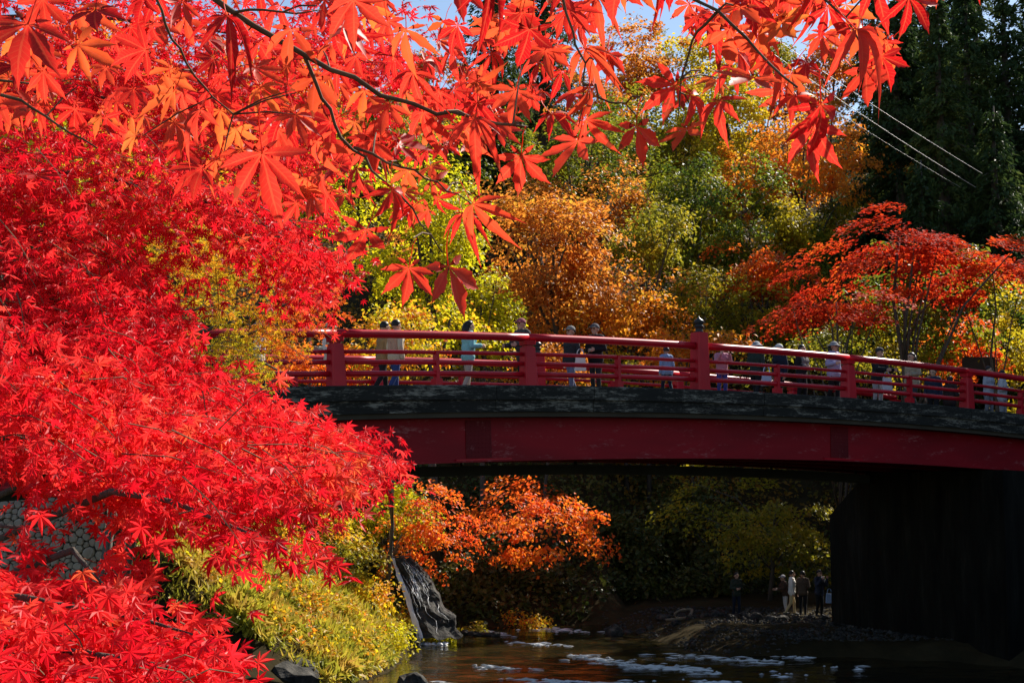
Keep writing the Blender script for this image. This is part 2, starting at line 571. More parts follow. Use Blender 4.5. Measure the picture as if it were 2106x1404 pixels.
# service duct and cross frames under the deck
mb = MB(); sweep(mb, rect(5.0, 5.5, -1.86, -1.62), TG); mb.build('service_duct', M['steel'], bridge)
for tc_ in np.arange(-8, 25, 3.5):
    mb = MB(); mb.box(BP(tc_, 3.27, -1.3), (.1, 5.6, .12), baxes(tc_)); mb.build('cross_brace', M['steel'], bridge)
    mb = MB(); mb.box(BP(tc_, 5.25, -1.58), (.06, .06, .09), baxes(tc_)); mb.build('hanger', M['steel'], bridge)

POSTS = [-9.0, -4.6, 0.0, 4.45, 9.21, 14.08, 18.62, 23.2]
MAIN = {-9.0, 9.21}


def chamfer_post(mb, t, a_, h0, h1, w0, w1):
    ax = baxes(t)
    c = .22
    out = []
    for h, w in ((h0, w0), (h1, w1)):
        q = w / 2; k = q * (1 - c)
        for dx, dy in ((-k, -q), (k, -q), (q, -k), (q, k), (k, q), (-k, q), (-q, k), (-q, -k)):
            out.append(BP(t, a_, h) + ax[0] * dx + ax[1] * dy)
    fs = [tuple(range(7, -1, -1)), tuple(range(8, 16))] + [(k, (k + 1) % 8, 8 + (k + 1) % 8, 8 + k) for k in range(8)]
    mb.add(out, fs)


def railing(a_):
    for t in POSTS:
        mb = MB()
        if t in MAIN:
            chamfer_post(mb, t, a_, .0, 1.30, .37, .31)
            po = mb.build('post', M['paint'], bridge)
            mb = MB()
            mb.lathe(BP(t, a_, 1.302), [(.095, 0), (.10, .02), (.085, .05), (.085, .11), (.115, .135), (.115, .155), (.075, .17), (.085, .19), (.12, .235), (.105, .28), (.05, .315), (.015, .35), (.004, .38)], 14, baxes(t))
            mb.build('finial', M['bronze'], po, smooth=True)
        else:
            chamfer_post(mb, t, a_, .0, .80, .32, .25)
            po = mb.build('post', M['paint'], bridge)
            mb = MB(); chamfer_post(mb, t, a_, .802, .838, .18, .18); mb.build('neck', M['paint'], po)
            mb = MB(); chamfer_post(mb, t, a_, .84, .93, .26, .28); mb.build('bearing_block', M['paint'], po)
    for i in range(len(POSTS) - 1):
        t0, t1 = POSTS[i], POSTS[i + 1]
        e0 = .15 if t0 in MAIN else 0; e1 = .15 if t1 in MAIN else 0
        ts = np.linspace(t0 + e0, t1 - e1, 9)
        mb = MB(); mb.tube([BP(t, a_, 1.0) for t in ts], .082, 12); mb.build('top_rail', M['paint'], bridge, smooth=True)
        ts = np.linspace(t0 + .11, t1 - .11, 9)
        for h, r_ in ((.655, .040), (.455, .046), (.235, .055)):
            mb = MB(); mb.tube([BP(t, a_, h) for t in ts], r_, 8); mb.build('lower_rail', M['paint'], bridge, smooth=True)
        tm = (t0 + t1) / 2
        mb = MB(); mb.box(BP(tm, a_, .345), (.075, .13, .69), baxes(tm)); mb.build('baluster', M['paint'], bridge)
        mb = MB(); mb.box(BP(tm, a_, .07), (.16, .18, .13), baxes(tm)); mb.build('baluster_foot', M['paint'], bridge)


railing(.22)
railing(BW - .22)

# abutments
def abutment(t0, t1, label, w0=-.5, w1=BW + .5, foot=-1.0):
    o = empty('bridge_abutment', BP((t0 + t1) / 2, BW / 2, 0) * [1, 1, 0], label, 'abutment')
    mb = MB()
    q = []
    for t, a_ in ((t0, w0), (t1, w0), (t1, w1), (t0, w1)):
        b_ = np.array([BX0, BY0, 0]) + BD * t + BN * a_
        q.append(b_ + UP * foot); q.append(b_ + UP * (kz(t) - 1.60))
    mb.add(q, [(0, 2, 3, 1), (2, 4, 5, 3), (4, 6, 7, 5), (6, 0, 1, 7), (1, 3, 5, 7), (0, 6, 4, 2)])
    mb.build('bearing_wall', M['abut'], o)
    s = .4 if t1 > t0 else -.4
    mb = MB()
    q = []
    for t, a_ in ((t0 + s * 2, w0 + .1), (t1, w0 + .1), (t1, w1 - .1), (t0 + s * 2, w1 - .1)):
        b_ = np.array([BX0, BY0, 0]) + BD * t + BN * a_
        q.append(b_ + UP * (kz(t) - 1.598)); q.append(b_ + UP * (kz(t) - .66))
    mb.add(q, [(0, 2, 3, 1), (2, 4, 5, 3), (4, 6, 7, 5), (6, 0, 1, 7), (1, 3, 5, 7), (0, 6, 4, 2)])
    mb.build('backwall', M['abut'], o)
    return o


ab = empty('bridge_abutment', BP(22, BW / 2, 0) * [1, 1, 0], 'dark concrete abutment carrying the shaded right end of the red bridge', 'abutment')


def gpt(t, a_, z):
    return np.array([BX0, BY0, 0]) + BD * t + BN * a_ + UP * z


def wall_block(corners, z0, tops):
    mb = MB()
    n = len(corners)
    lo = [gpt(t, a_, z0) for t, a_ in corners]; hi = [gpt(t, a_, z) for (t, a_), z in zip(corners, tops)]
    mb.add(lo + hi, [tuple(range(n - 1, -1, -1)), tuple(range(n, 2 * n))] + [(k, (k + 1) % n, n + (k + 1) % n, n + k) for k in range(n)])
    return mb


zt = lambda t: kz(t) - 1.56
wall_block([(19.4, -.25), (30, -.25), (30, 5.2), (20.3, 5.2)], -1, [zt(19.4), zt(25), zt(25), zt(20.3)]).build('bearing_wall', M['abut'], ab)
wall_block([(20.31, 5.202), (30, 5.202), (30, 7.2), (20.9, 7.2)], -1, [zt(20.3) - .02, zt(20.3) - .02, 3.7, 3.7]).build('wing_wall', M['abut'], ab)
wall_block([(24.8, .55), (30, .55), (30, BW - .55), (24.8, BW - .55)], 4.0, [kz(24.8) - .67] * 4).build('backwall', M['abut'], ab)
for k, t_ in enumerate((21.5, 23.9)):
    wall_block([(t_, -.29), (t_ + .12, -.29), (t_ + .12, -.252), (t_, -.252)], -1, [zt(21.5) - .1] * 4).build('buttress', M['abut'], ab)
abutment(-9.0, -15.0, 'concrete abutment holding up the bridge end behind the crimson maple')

# ------------------------------------------------------------------ stone retaining wall on the left bank
wall = empty('stone_wall', (-11.5, 33.2, 0), 'grey rubble stone retaining wall seen through gaps in the crimson maple', 'wall')
mb = MB(); mb.box((-14.0, 34.65, 2.3), (9.2, 2.8, 5.2)); mb.build('core', M['mortar'], wall)
rs = random.Random(3)
cs = .235
jit = {}


def hv(q, r_, k):
    key = (q, r_, k)
    if key not in jit:
        jit[key] = (rs.uniform(-.30, .30) * cs, rs.uniform(-.30, .30) * cs)
    return jit[key]


stones = []
seeds = []
tries = 0
while tries < 40000 and len(seeds) < 1250:       # uneven packing: each stone keeps its own distance
    tries += 1
    x_, z_, r_ = rs.uniform(-13.2, -9.5), rs.uniform(-.15, 4.85), rs.choice([.055, .07, .085, .10, .13])
    if all((x_ - q[0]) ** 2 + (z_ - q[1]) ** 2 > ((r_ + q[2]) * .93) ** 2 for q in seeds): seeds.append((x_, z_, r_))
sa = np.array(seeds)
for i, (cx, cz, r_) in enumerate(seeds):
    dd = np.hypot(sa[:, 0] - cx, sa[:, 1] - cz); nb = [j for j in np.argsort(dd)[1:14]]
    pts = []
    for k in range(9):
        t = 2 * math.pi * k / 9 + rs.uniform(-.1, .1)
        u_ = np.array([math.cos(t), math.sin(t)]); lim = r_ * 1.9
        for j in nb:                              # stop half way to each neighbour
            v_ = sa[j, :2] - np.array([cx, cz]); L = dd[j]; pr = float(u_ @ v_) / L
            if pr > .05: lim = min(lim, L * (r_ / (r_ + sa[j, 2])) / pr)
        pts.append((cx + u_[0] * lim * .97, min(4.9, cz + u_[1] * lim * .97)))
    stones.append((cx, cz, pts))
stones.sort(key=lambda q: -q[0])
stuff_mb = MB(); cnt = 0
for cx, cz, pts in stones:
    d = rs.uniform(.03, .085)
    back = [(x_, 33.28, z_) for x_, z_ in pts]
    fr = [(cx + (x_ - cx) * .93, 33.25 - d * .75, cz + (z_ - cz) * .93) for x_, z_ in pts]
    fr2 = [(cx + (x_ - cx) * .72, 33.25 - d * rs.uniform(.8, 1.1), cz + (z_ - cz) * .72) for x_, z_ in pts]
    n = len(pts)
    vs_ = back + fr + fr2
    fs = [(k, (k + 1) % n, n + (k + 1) % n, n + k) for k in range(n)] + [(n + k, n + (k + 1) % n, 2 * n + (k + 1) % n, 2 * n + k) for k in range(n)] + [tuple(range(2 * n, 3 * n))]
    if cx > -12.1 and cnt < 290:
        q = MB(); q.add(vs_, fs); q.build('stone', M['stone'], wall); cnt += 1
    else:
        stuff_mb.add(vs_, fs)
o = stuff_mb.build('stones', M['stone'], wall); o['kind'] = 'stuff'

# ------------------------------------------------------------------ boulders, driftwood, foam
def boulder(c, s, label, seed, group=None, cat='boulder', name='boulder'):
    r_ = random.Random(seed)
    n, k = 12, 8
    out = []; fs = []
    for i in range(k + 1):
        ph = math.pi * i / k
        for j in range(n):
            t = 2 * math.pi * j / n
            d = Vector((math.sin(ph) * math.cos(t), math.sin(ph) * math.sin(t), math.cos(ph)))
            q = 1 + .38 * mnoise.noise(d * 1.3 + Vector((seed * 3.1, 0, 0))) + .16 * mnoise.noise(d * 3.5 + Vector((0, seed * 1.7, 0)))
            out.append(np.array([d.x * s[0] * q, d.y * s[1] * q, d.z * s[2] * q]))
    for i in range(k):
        for j in range(n):
            j2 = (j + 1) % n
            fs.append((i * n + j, (i + 1) * n + j, (i + 1) * n + j2, i * n + j2))
    me = mesh_from_arrays(name, out, [i for q in fs for i in q], [4] * len(fs), M['rock'], smooth=False)
    o = link(name, me)
    o.location = [float(q) for q in c]
    o.rotation_euler = (0, 0, r_.uniform(0, 6))
    return tag(o, label, cat, group)


def px_path0(*pts):
    return [P(*q) for q in pts]


def on_ground(px, py, Y):
    p_ = P(px, py, Y)
    return np.array([p_[0], Y, gz(p_[0], Y)])


def outcrop(c, label, seed, n, spread, h):
    r_ = random.Random(seed)
    o = empty('rock_outcrop', c, label, 'rock')
    for k in range(n):
        s = k / max(1, n - 1)
        mb = MB()
        cc = np.asarray(c) + [r_.uniform(-1, 1) * spread * (1 - .5 * s), r_.uniform(-.5, .5) * spread, h * s + .1]
        m_ = 8; rings = []
        for z_, f_ in ((-.5, 1.0), (-.1, 1.1), (.3, .92), (.5, .55)):
            for j in range(m_):
                t = 2 * math.pi * j / m_
                q = f_ * (1 + .35 * mnoise.noise((math.cos(t) * 1.6 + seed + k * 3, math.sin(t) * 1.6, z_ * 2)))
                rings.append(cc + np.array([math.cos(t) * q * spread * .75, math.sin(t) * q * spread * .75, z_ * h * .62 + .12 * mnoise.noise((t, k, z_ * 5))]))
        fs = [(i * m_ + j, i * m_ + (j + 1) % m_, (i + 1) * m_ + (j + 1) % m_, (i + 1) * m_ + j) for i in range(3) for j in range(m_)] + [tuple(3 * m_ + j for j in range(m_))]
        mb.add(rings, fs); mb.build('slab', M['rock'], o)
    return o


outcrop(on_ground(905, 1280, 44.6) - [0, 0, .3], 'dark rock outcrop standing behind the cascade at the water', 4, 7, .5, 1.0)
outcrop(on_ground(838, 1306, 42.0) - [0, 0, .25], 'low rock ledge half hidden by grass at the foot of the cascade', 15, 4, .28, .45)
def cascade():
    r_ = random.Random(12)
    q = [P(806, 1140, 43.7), P(846, 1142, 43.9), P(940, 1306, 42.5), P(858, 1309, 42.0)]

    def face(u, v, off=0.0):
        """Point on the rock face: u across, v down."""
        ed = mnoise.noise((v * 7.0, 3.3, 1.0)) * .28 + mnoise.noise((v * 17.0, 9.3, 1.0)) * .10
        ue = u + (u - .08) * ed + .10 * math.sin(v * 3.1) * u
        p_ = (q[0] * (1 - ue) + q[1] * ue) * (1 - v) + (q[3] * (1 - ue) + q[2] * ue) * v
        p_[2] += .10 * mnoise.noise((u * 4.0, v * 2.0, 6.6)) - .05
        n_ = mnoise.noise((u * 3.1, v * 5.2, 2.0)) * .16 + mnoise.noise((u * 8.0, v * 13.0, 5.0)) * .06
        return p_ + np.array([.05 * mnoise.noise((v * 6, u * 2, 8)), -.14 * math.sin(math.pi * u) - n_ * 1.5 - off, .02 * n_])
    nu, nv_ = 14, 22
    mb = MB()
    mb.add([face(i / nu, j / nv_) for j in range(nv_ + 1) for i in range(nu + 1)], [(j * (nu + 1) + i, (j + 1) * (nu + 1) + i, (j + 1) * (nu + 1) + i + 1, j * (nu + 1) + i + 1) for j in range(nv_) for i in range(nu)])
    back = [face(0, j / nv_) for j in range(nv_ + 1)] + [face(1, j / nv_) for j in range(nv_, -1, -1)]
    n = len(back)
    mb.add(back + [p_ + np.array([0, .8, 0]) for p_ in back], [(k, n + k, n + (k + 1) % n, (k + 1) % n) for k in range(n)])
    o = mb.build('waterfall_rock', M['rock'])
    tag(o, 'dark wet rock face with the thin white cascade running down it', 'rock')
    mb = MB()
    strands = [(.07 + r_.uniform(-.03, .05), 0, 1, .05) for k in range(5)] + [(r_.uniform(.12, .95), r_.uniform(.05, .6), 0, r_.uniform(.008, .020)) for k in range(30)]
    for u0, v0, full, w_ in strands:
        v1 = 1.0 if full else min(1.0, v0 + r_.uniform(.1, .35))
        pts_l, pts_r = [], []
        m_ = 14
        uu = u0
        for j in range(m_ + 1):
            v = v0 + (v1 - v0) * j / m_
            uu += r_.gauss(0, .010)
            ww = w_ * r_.uniform(.25, 1.2) * (1 if full else math.sin(math.pi * (j + .5) / (m_ + 1)))
            c = face(uu, v, .05)
            pts_l.append(c - [ww, 0, 0]); pts_r.append(c + [ww, 0, 0])
            pts_l[-1][1] += .012; pts_r[-1][1] += .012
        mid = [(l_ + r2) / 2 + np.array([0, -.02, 0]) for l_, r2 in zip(pts_l, pts_r)]
        k = m_ + 1
        mb.add(pts_l + mid + pts_r, [(j, j + 1, k + j + 1, k + j) for j in range(m_)] + [(k + j, k + j + 1, 2 * k + j + 1, 2 * k + j) for j in range(m_)])
    for k in range(60):
        c = P(r_.uniform(862, 925), r_.uniform(1300, 1308), 42.2 + r_.uniform(-.2, .2)); c[2] = r_.uniform(.02, .09)
        e = r_.uniform(.015, .05)
        mb.add([c + [-e * 2, 0, -e], c + [0, -e, -e], c + [e * 2, 0, -e], c + [0, e, -e], c + [0, 0, e * .7]], [(0, 1, 4), (1, 2, 4), (2, 3, 4), (3, 0, 4)])
    o = mb.build('waterfall', M['foam'], None, smooth=True)
    return tag(o, 'thin white cascade running down the dark rock on the left bank', 'waterfall')


cascade()
boulder(on_ground(905, 1290, 44.2) + [0, 0, .25], (.45, .5, .7), 'low dark rock leaning against the outcrop at the water', 5, cat='rock', name='rock_outcrop')
boulder(P(845, 1385, 33.6) * [1, 1, 0] + [0, 0, .05], (.42, .35, .24), 'dark rounded boulder in the water at the foot of the grassy bank', 6)
boulder(P(610, 1400, 32.6) * [1, 1, 0] + [0, 0, .25], (1.0, .6, .5), 'large dark boulder below the grassy bank beside red leaves', 8)
boulder(P(1262, 1297, 45.0) * [1, 1, 0] + [0, 0, .05], (.28, .3, .28), 'small dark boulder at the tip of the gravel bar', 9)
rb = random.Random(11)
for k in range(16):
    px = 1290 + k * 27 + rb.uniform(-9, 9)
    Y = 46.0 + rb.uniform(-.8, .6)
    q = P(px, 1268, Y)
    boulder((q[0], Y, gz(q[0], Y) + .06), (rb.uniform(.1, .26), rb.uniform(.1, .2), rb.uniform(.07, .16)), 'pale stone lying along the top of the gravel bar', 20 + k, 'stones along the gravel bar', 'stone', 'stone')
for k in range(9):
    px = 905 + k * 14 + rb.uniform(-5, 5); Y = 45.6 - k * .12
    q = P(px, 1290, Y)
    boulder((q[0], Y, .03), (rb.uniform(.12, .3), rb.uniform(.1, .22), rb.uniform(.06, .14)), 'wet stone breaking the surface at the far shore', 60 + k, 'stones along the far shore', 'stone', 'stone')
# driftwood root curled into a ring
q = on_ground(1405, 1255, 45.4)
mb = MB()
ring = [q + np.array([.26 * math.cos(t) * (1 + .18 * math.sin(3 * t)), .12 * math.sin(2 * t), .20 + .19 * math.sin(t + .3) * (1 + .2 * math.cos(2.3 * t))]) for t in np.linspace(-.9, 4.0, 16)]
mb.tube(ring, [.055 - .002 * i + .012 * math.sin(i * 1.9) for i in range(16)], 6)
mb.tube([q + np.array([-.55, 0, .04]), q + np.array([-.2, .05, .06]), q + np.array([.22, 0, .12])], [.04, .05, .05], 6)
tag(mb.build('driftwood', M['wood'], smooth=True), 'pale driftwood root curled in a ring on the gravel bar', 'driftwood')

# foam along the rapids
fm = MB()
rf = random.Random(5)
streaks = [(1000, 1295, 45, 4, 40), (1160, 1288, 70, 3, 50), (1110, 1316, 70, 3, 46), (1035, 1363, 60, 3, 44), (1010, 1292, 30, 3, 20), (1200, 1340, 34, 4, 26), (1255, 1348, 60, 5, 60),
           (1345, 1362, 110, 5, 150), (1420, 1366, 60, 3, 60), (1180, 1391, 130, 4, 120), (1000, 1399, 100, 3, 60), (1500, 1345, 110, 4, 90), (1620, 1338, 60, 3, 40), (1480, 1390, 50, 4, 30), (1600, 1375, 60, 4, 14), (1720, 1362, 110, 5, 12), (1330, 1395, 60, 5, 30)]
for sx, sy, w_, h_, n in streaks:
    for k in range(int(n * .7)):
        px = sx + rf.gauss(0, .5) * w_; py = sy + rf.gauss(0, .6) * h_ + .06 * (px - sx)
        v = (py - 1000) / F
        Y = (CAMZ - .03) / max(v, .05)
        q = P(px, py, Y)
        r_ = rf.uniform(.010, .030)
        q[2] = .028
        an = rf.uniform(-.12, .05)
        ex, ey = rf.uniform(3, 11), rf.uniform(.5, 1.1)
        pts = []
        for t in np.arange(0, 6.2, 1.05):
            x_, y_ = r_ * ex * math.cos(t) * rf.uniform(.6, 1.2), r_ * ey * math.sin(t) * rf.uniform(.6, 1.2)
            pts.append(q + np.array([x_ * math.cos(an) - y_ * math.sin(an), x_ * math.sin(an) + y_ * math.cos(an), -.02]))
        pts.append(q + np.array([0, 0, rf.uniform(.0, .008)]))
        fm.add(pts, [(i, (i + 1) % 6, 6) for i in range(6)])
tag(fm.build('river_foam', M['foam']), 'white foam flecks on the river rapids', 'foam', kind='stuff')

# ------------------------------------------------------------------ leaves and trees
DIA_V = np.array([[-.5, 0, 0], [0, -.32, .07], [.5, 0, -.04], [0, .32, .07]])
DIA_F = np.array([[0, 1, 2, 3]])
NEE_V = np.array([[-.5, 0, 0], [-.1, -.2, .04], [.5, 0, -.12], [-.1, .2, .04]])


def star_leaf(lobes=7, seed=0, curl=.25):
    """Palmate leaf: each lobe a folded kite round the stalk joint. Main lobe along +X, length 1."""
    r_ = random.Random(seed)
    ang = {7: [-128, -84, -42, 0, 42, 84, 128], 5: [-100, -50, 0, 50, 100]}[lobes]
    ln = {7: [.42, .74, .93, 1, .93, .74, .42], 5: [.62, .9, 1, .9, .62]}[lobes]
    V = [(0, 0, 0)]; Fs = []

    def pt(r, a_, z=0.):
        return (r * math.cos(a_), r * math.sin(a_), z - curl * r * r)
    for i, (a_, l_) in enumerate(zip(ang, ln)):
        a_ = R(a_ + r_.uniform(-4, 4)); l_ *= r_.uniform(.92, 1.06)
        ha = R(20)
        k = len(V)
        V += [pt(.20, a_ - ha * 1.05, .015), pt(.48 * l_, a_ - R(16), .045), pt(l_, a_ + R(r_.uniform(-3, 3)), -.03 * r_.random()), pt(.48 * l_, a_ + R(16), .045), pt(.20, a_ + ha * 1.05, .015)]
        Fs += [(0, k, k + 1), (0, k + 1, k + 2), (0, k + 2, k + 3), (0, k + 3, k + 4)]
    return np.array(V), np.array(Fs)


def fine_leaf(seed, curl, fold, five=False, slim=1.0):
    """Large near leaf: seven toothed lobes with folded midribs, and its stalk."""
    r_ = random.Random(seed)
    ang = [-132, -86, -43, 0, 43, 86, 132]
    ln = [.36, .70, .92, 1, .92, .70, .36]
    if five: ang, ln = [-98, -50, 0, 50, 98], [.55, .86, 1, .9, .5]
    V = [(0, 0, 0)]; Fs = []; W = [(0, 0)]
    fr = [.32, .45, .56, .66, .76, .86]
    hw = [.105, .135, .130, .105, .072, .035]
    for a_, l_ in zip(ang, ln):
        a_ = R(a_ + r_.uniform(-5, 5)); l_ *= r_.uniform(.9, 1.08)
        bend = r_.uniform(-.12, .12); cz = curl * r_.uniform(.6, 1.5); fo = fold * r_.uniform(.4, 1.5)

        def pt(r, w, extra=0.0):
            rr = r * l_
            aa = a_ + bend * r * r
            x = rr * math.cos(aa) - w * l_ * math.sin(aa)
            y = rr * math.sin(aa) + w * l_ * math.cos(aa)
            return (x, y, -cz * rr ** 1.8 + fo * abs(w) * l_ + extra)
        k0 = len(V)
        n = len(fr)
        wid = (.85 + .3 * min(1, l_)) * slim
        V.append(pt(.20 / max(l_, .5), -.066 / max(l_, .6))); V.append(pt(.20 / max(l_, .5), 0)); V.append(pt(.20 / max(l_, .5), .066 / max(l_, .6)))
        for i in range(n):
            j_ = .012 * (-1) ** i
            V.append(pt(fr[i] + j_, -hw[i] * wid * (1 + .10 * (-1) ** i))); V.append(pt(fr[i], 0)); V.append(pt(fr[i] + j_, hw[i] * wid * (1 + .10 * (-1) ** i)))
        V.append(pt(1.0, 0))
        W += [(1, .2), (0, .2), (1, .2)] + [q for i in range(n) for q in ((1, fr[i]), (0, fr[i]), (1, fr[i]))] + [(0, 1)]
        Fs += [(0, k0, k0 + 1), (0, k0 + 1, k0 + 2)]
        for i in range(n):
            a0 = k0 + 3 * i; b0_ = a0 + 3
            Fs += [(a0, b0_, b0_ + 1), (a0, b0_ + 1, a0 + 1), (a0 + 1, b0_ + 1, b0_ + 2), (a0 + 1, b0_ + 2, a0 + 2)]
        a0 = k0 + 3 * n
        Fs += [(a0, a0 + 3, a0 + 1), (a0 + 1, a0 + 3, a0 + 2)]
    # stalk, growing from the joint
    k0 = len(V)
    prev = None
    for i in range(5):
        s = i / 4
        c = np.array([-.62 * s, .08 * s * s * r_.uniform(-1, 1), .10 * s + .12 * s * s])
        for t in (0, 2.1, 4.2):
            V.append((c[0], c[1] + .013 * math.cos(t), c[2] + .013 * math.sin(t))); W.append((0, 0))
    for i in range(4):
        for k in range(3):
            k2 = (k + 1) % 3
            a0 = k0 + 3 * i
            Fs += [(a0 + k, a0 + 3 + k, a0 + 3 + k2), (a0 + k, a0 + 3 + k2, a0 + k2)]
    Fs.append((0, k0, k0 + 1)); Fs.append((0, k0 + 1, k0 + 2))
    return np.array(V), np.array(Fs), np.array(W, float)


def crown_leaves(rng, c, rad, n_clump, n_leaf, pad, flat, leaf, tilt=.55, up=.8, hollow=.35):
    d = norm(rng.normal(size=(n_clump, 3)))
    lobes = norm(rng.normal(size=(9, 3)))
    amp = rng.uniform(.2, .85, 9)
    lump = .62 + np.sum(amp * np.clip(d @ lobes.T, 0, 1) ** 5, axis=1)
    rr = (hollow + (1 - hollow) * rng.uniform(0, 1, n_clump) ** .6) * lump
    cc = np.asarray(c) + (d * rr[:, None] + rng.normal(size=d.shape) * np.array([.16, .16, .10])) * np.asarray(rad)
    ci = np.repeat(np.arange(n_clump), n_leaf)
    n = len(ci)
    ps = pad * rng.uniform(.55, 1.35, n_clump)[ci]
    th = rng.uniform(0, 2 * np.pi, n); q = np.sqrt(rng.uniform(0, 1, n))
    off = np.stack([np.cos(th) * q * ps, np.sin(th) * q * ps, rng.normal(size=n) * flat * ps - .30 * ps * q ** 2], -1)
    # each pad leans outward and down
    out = d[ci]
    off[:, 2] -= .35 * np.sum(off[:, :2] * out[:, :2], axis=1) * (flat < .4)
    pos = cc[ci] + off
    N = np.array([0, 0, up]) + .55 * out + rng.normal(size=(n, 3)) * tilt
    T = rng.normal(size=(n, 3)) + np.array([0, 0, -.5]) + out * .6
    S = leaf * 1.25 * rng.uniform(.6, 1.35, n)
    return pos, frames(T, N), S, cc


def trunk_mesh(mb, rng, base, c, rad, r0, targets, n_limb=7):
    base = np.asarray(base, float); c = np.asarray(c, float)
    top = c + np.array([0, 0, rad[2] * .45])
    n = 7
    pts = []
    wob = rng.normal(size=(n, 2)) * .12 * rad[0] * .35
    for i in range(n):
        s = i / (n - 1)
        p_ = base * (1 - s) + top * s
        p_[:2] += wob[i] * math.sin(s * math.pi)
        pts.append(p_)
    mb.tube(pts, np.linspace(r0, r0 * .22, n), 8)
    if len(targets):
        sel = rng.choice(len(targets), min(n_limb, len(targets)), replace=False)
        for k in sel:
            s = rng.uniform(.35, .85)
            i = int(s * (n - 1)); a0 = pts[i]
            e = targets[k]
            mid = (a0 + e) / 2 + np.array([0, 0, .12 * np.linalg.norm(e - a0)]) + rng.normal(size=3) * .1
            mb.tube([a0, (a0 + mid) / 2 + rng.normal(size=3) * .05, mid, (mid + e) / 2, e], np.array([.42, .33, .25, .17, .07]) * r0 * 1.0, 5)


def tree(name, label, cat, mat, px, py, rx, ry, Y, dens=1.0, flat=.30, pad=.78, leaf=.15, seed=0, depth=None, bark='bark', base=None, r0=None, n_limb=8, group=None, tilt=.55, up=.8):
    rng = np.random.default_rng(1000 + seed)
    c = P(px, py, Y)
    k = Y / F
    rad = np.array([rx * k, depth or rx * k, ry * k]) * 1.0
    if base is None:
        bx_, by_ = c[0] + rng.uniform(-.15, .15) * rad[0], c[1] + .1 * rad[1]
    else:
        bx_, by_ = base
    bz = gz(bx_, by_) - .15
    root = empty(name, (bx_, by_, bz), label, cat, group)
    area = rad[0] * rad[2] * math.pi
    n_clump = int(max(14, area * 3.0 * dens))
    n_leaf = int(np.clip(105 * (pad / .75) ** 2 * (.15 / leaf) ** 1.6, 40, 190))
    pos, rot, S, cc = crown_leaves(rng, c, rad, n_clump, n_leaf, pad, flat, leaf, tilt, up)
    keep = pos[:, 2] > ground(pos[:, 0], pos[:, 1]) + .05
    keep &= pos[:, 1] < 3000
    batch('crown', DIA_V, DIA_F, pos[keep], rot[keep], S[keep], M[mat], root)
    mb = MB()
    trunk_mesh(mb, rng, (bx_, by_, bz), c, rad, r0 or max(.07, .055 * rad[2]), cc, n_limb)
    mb.build('trunk', M[bark], root, smooth=True)
    return root


def cedar(label, px, Y, top, rad, seed, group=None, bare=2.0, base=None):
    """Tall conifer: tiers of drooping boughs round a straight trunk."""
    rng = np.random.default_rng(seed)
    x = P(px, 700, Y)[0]
    bz = gz(x, Y) - .2
    H = top - bz
    root = empty('cedar_tree', (x, Y, bz), label, 'cedar', group)
    mb = MB()
    mb.tube([(x, Y, bz), (x + .1, Y, bz + H * .4), (x - .05, Y + .1, bz + H * .8), (x, Y, bz + H)], [.42, .32, .14, .03], 9)
    P_, N_, T_, S_ = [], [], [], []
    h = bare
    while h < H - .3:
        s = (h - bare) / (H - bare)
        L = rad * (1 - s) ** .75 * rng.uniform(.75, 1.1) + .25
        nb = max(4, int(6 + 3 * (1 - s)))
        a0 = rng.uniform(0, 6.28)
        for k in range(nb):
            t = a0 + 6.283 * k / nb + rng.uniform(-.25, .25)
            Lk = L * rng.uniform(.6, 1.15)
            dr = np.array([math.cos(t), math.sin(t), 0])
            hb = h + rng.uniform(-.3, .3)
            n = int(62 * Lk / 1.5) + 10
            q = rng.uniform(.12, 1, n) ** .8
            side = np.array([-dr[1], dr[0], 0])
            z = hb + .25 * Lk * q - .55 * Lk * q ** 2
            p_ = np.array([x, Y, bz]) + dr * (q * Lk)[:, None] + side * (rng.normal(size=n) * .20 * Lk * (1.1 - q * .6))[:, None]
            p_[:, 2] += z + rng.normal(size=n) * .13
            P_.append(p_)
            N_.append(np.array([0, 0, .9]) + dr * .4 + rng.normal(size=(n, 3)) * .5)
            T_.append(np.tile(dr * .8 + np.array([0, 0, -.55]), (n, 1)) + rng.normal(size=(n, 3)) * .4)
            S_.append(rng.uniform(.18, .42, n))
            if k % 2 == 0 and s < .8:
                e = np.array([x, Y, bz + hb]) + dr * Lk * .8 + np.array([0, 0, -.15 * Lk])
                mb.tube([np.array([x, Y, bz + hb]), np.array([x, Y, bz + hb + .12 * Lk]) + dr * Lk * .4, e], [.06, .04, .015], 4)
        h += rng.uniform(.55, .85) * (1.15 - .4 * s)
    P_ = np.concatenate(P_)
    kp = P_[:, 2] > ground(P_[:, 0], P_[:, 1]) + .2
    batch('crown', NEE_V, DIA_F, P_[kp], frames(np.concatenate(T_), np.concatenate(N_))[kp], np.concatenate(S_)[kp], M['cedar'], root)
    mb.build('trunk', M['bark'], root, smooth=True)
    return root


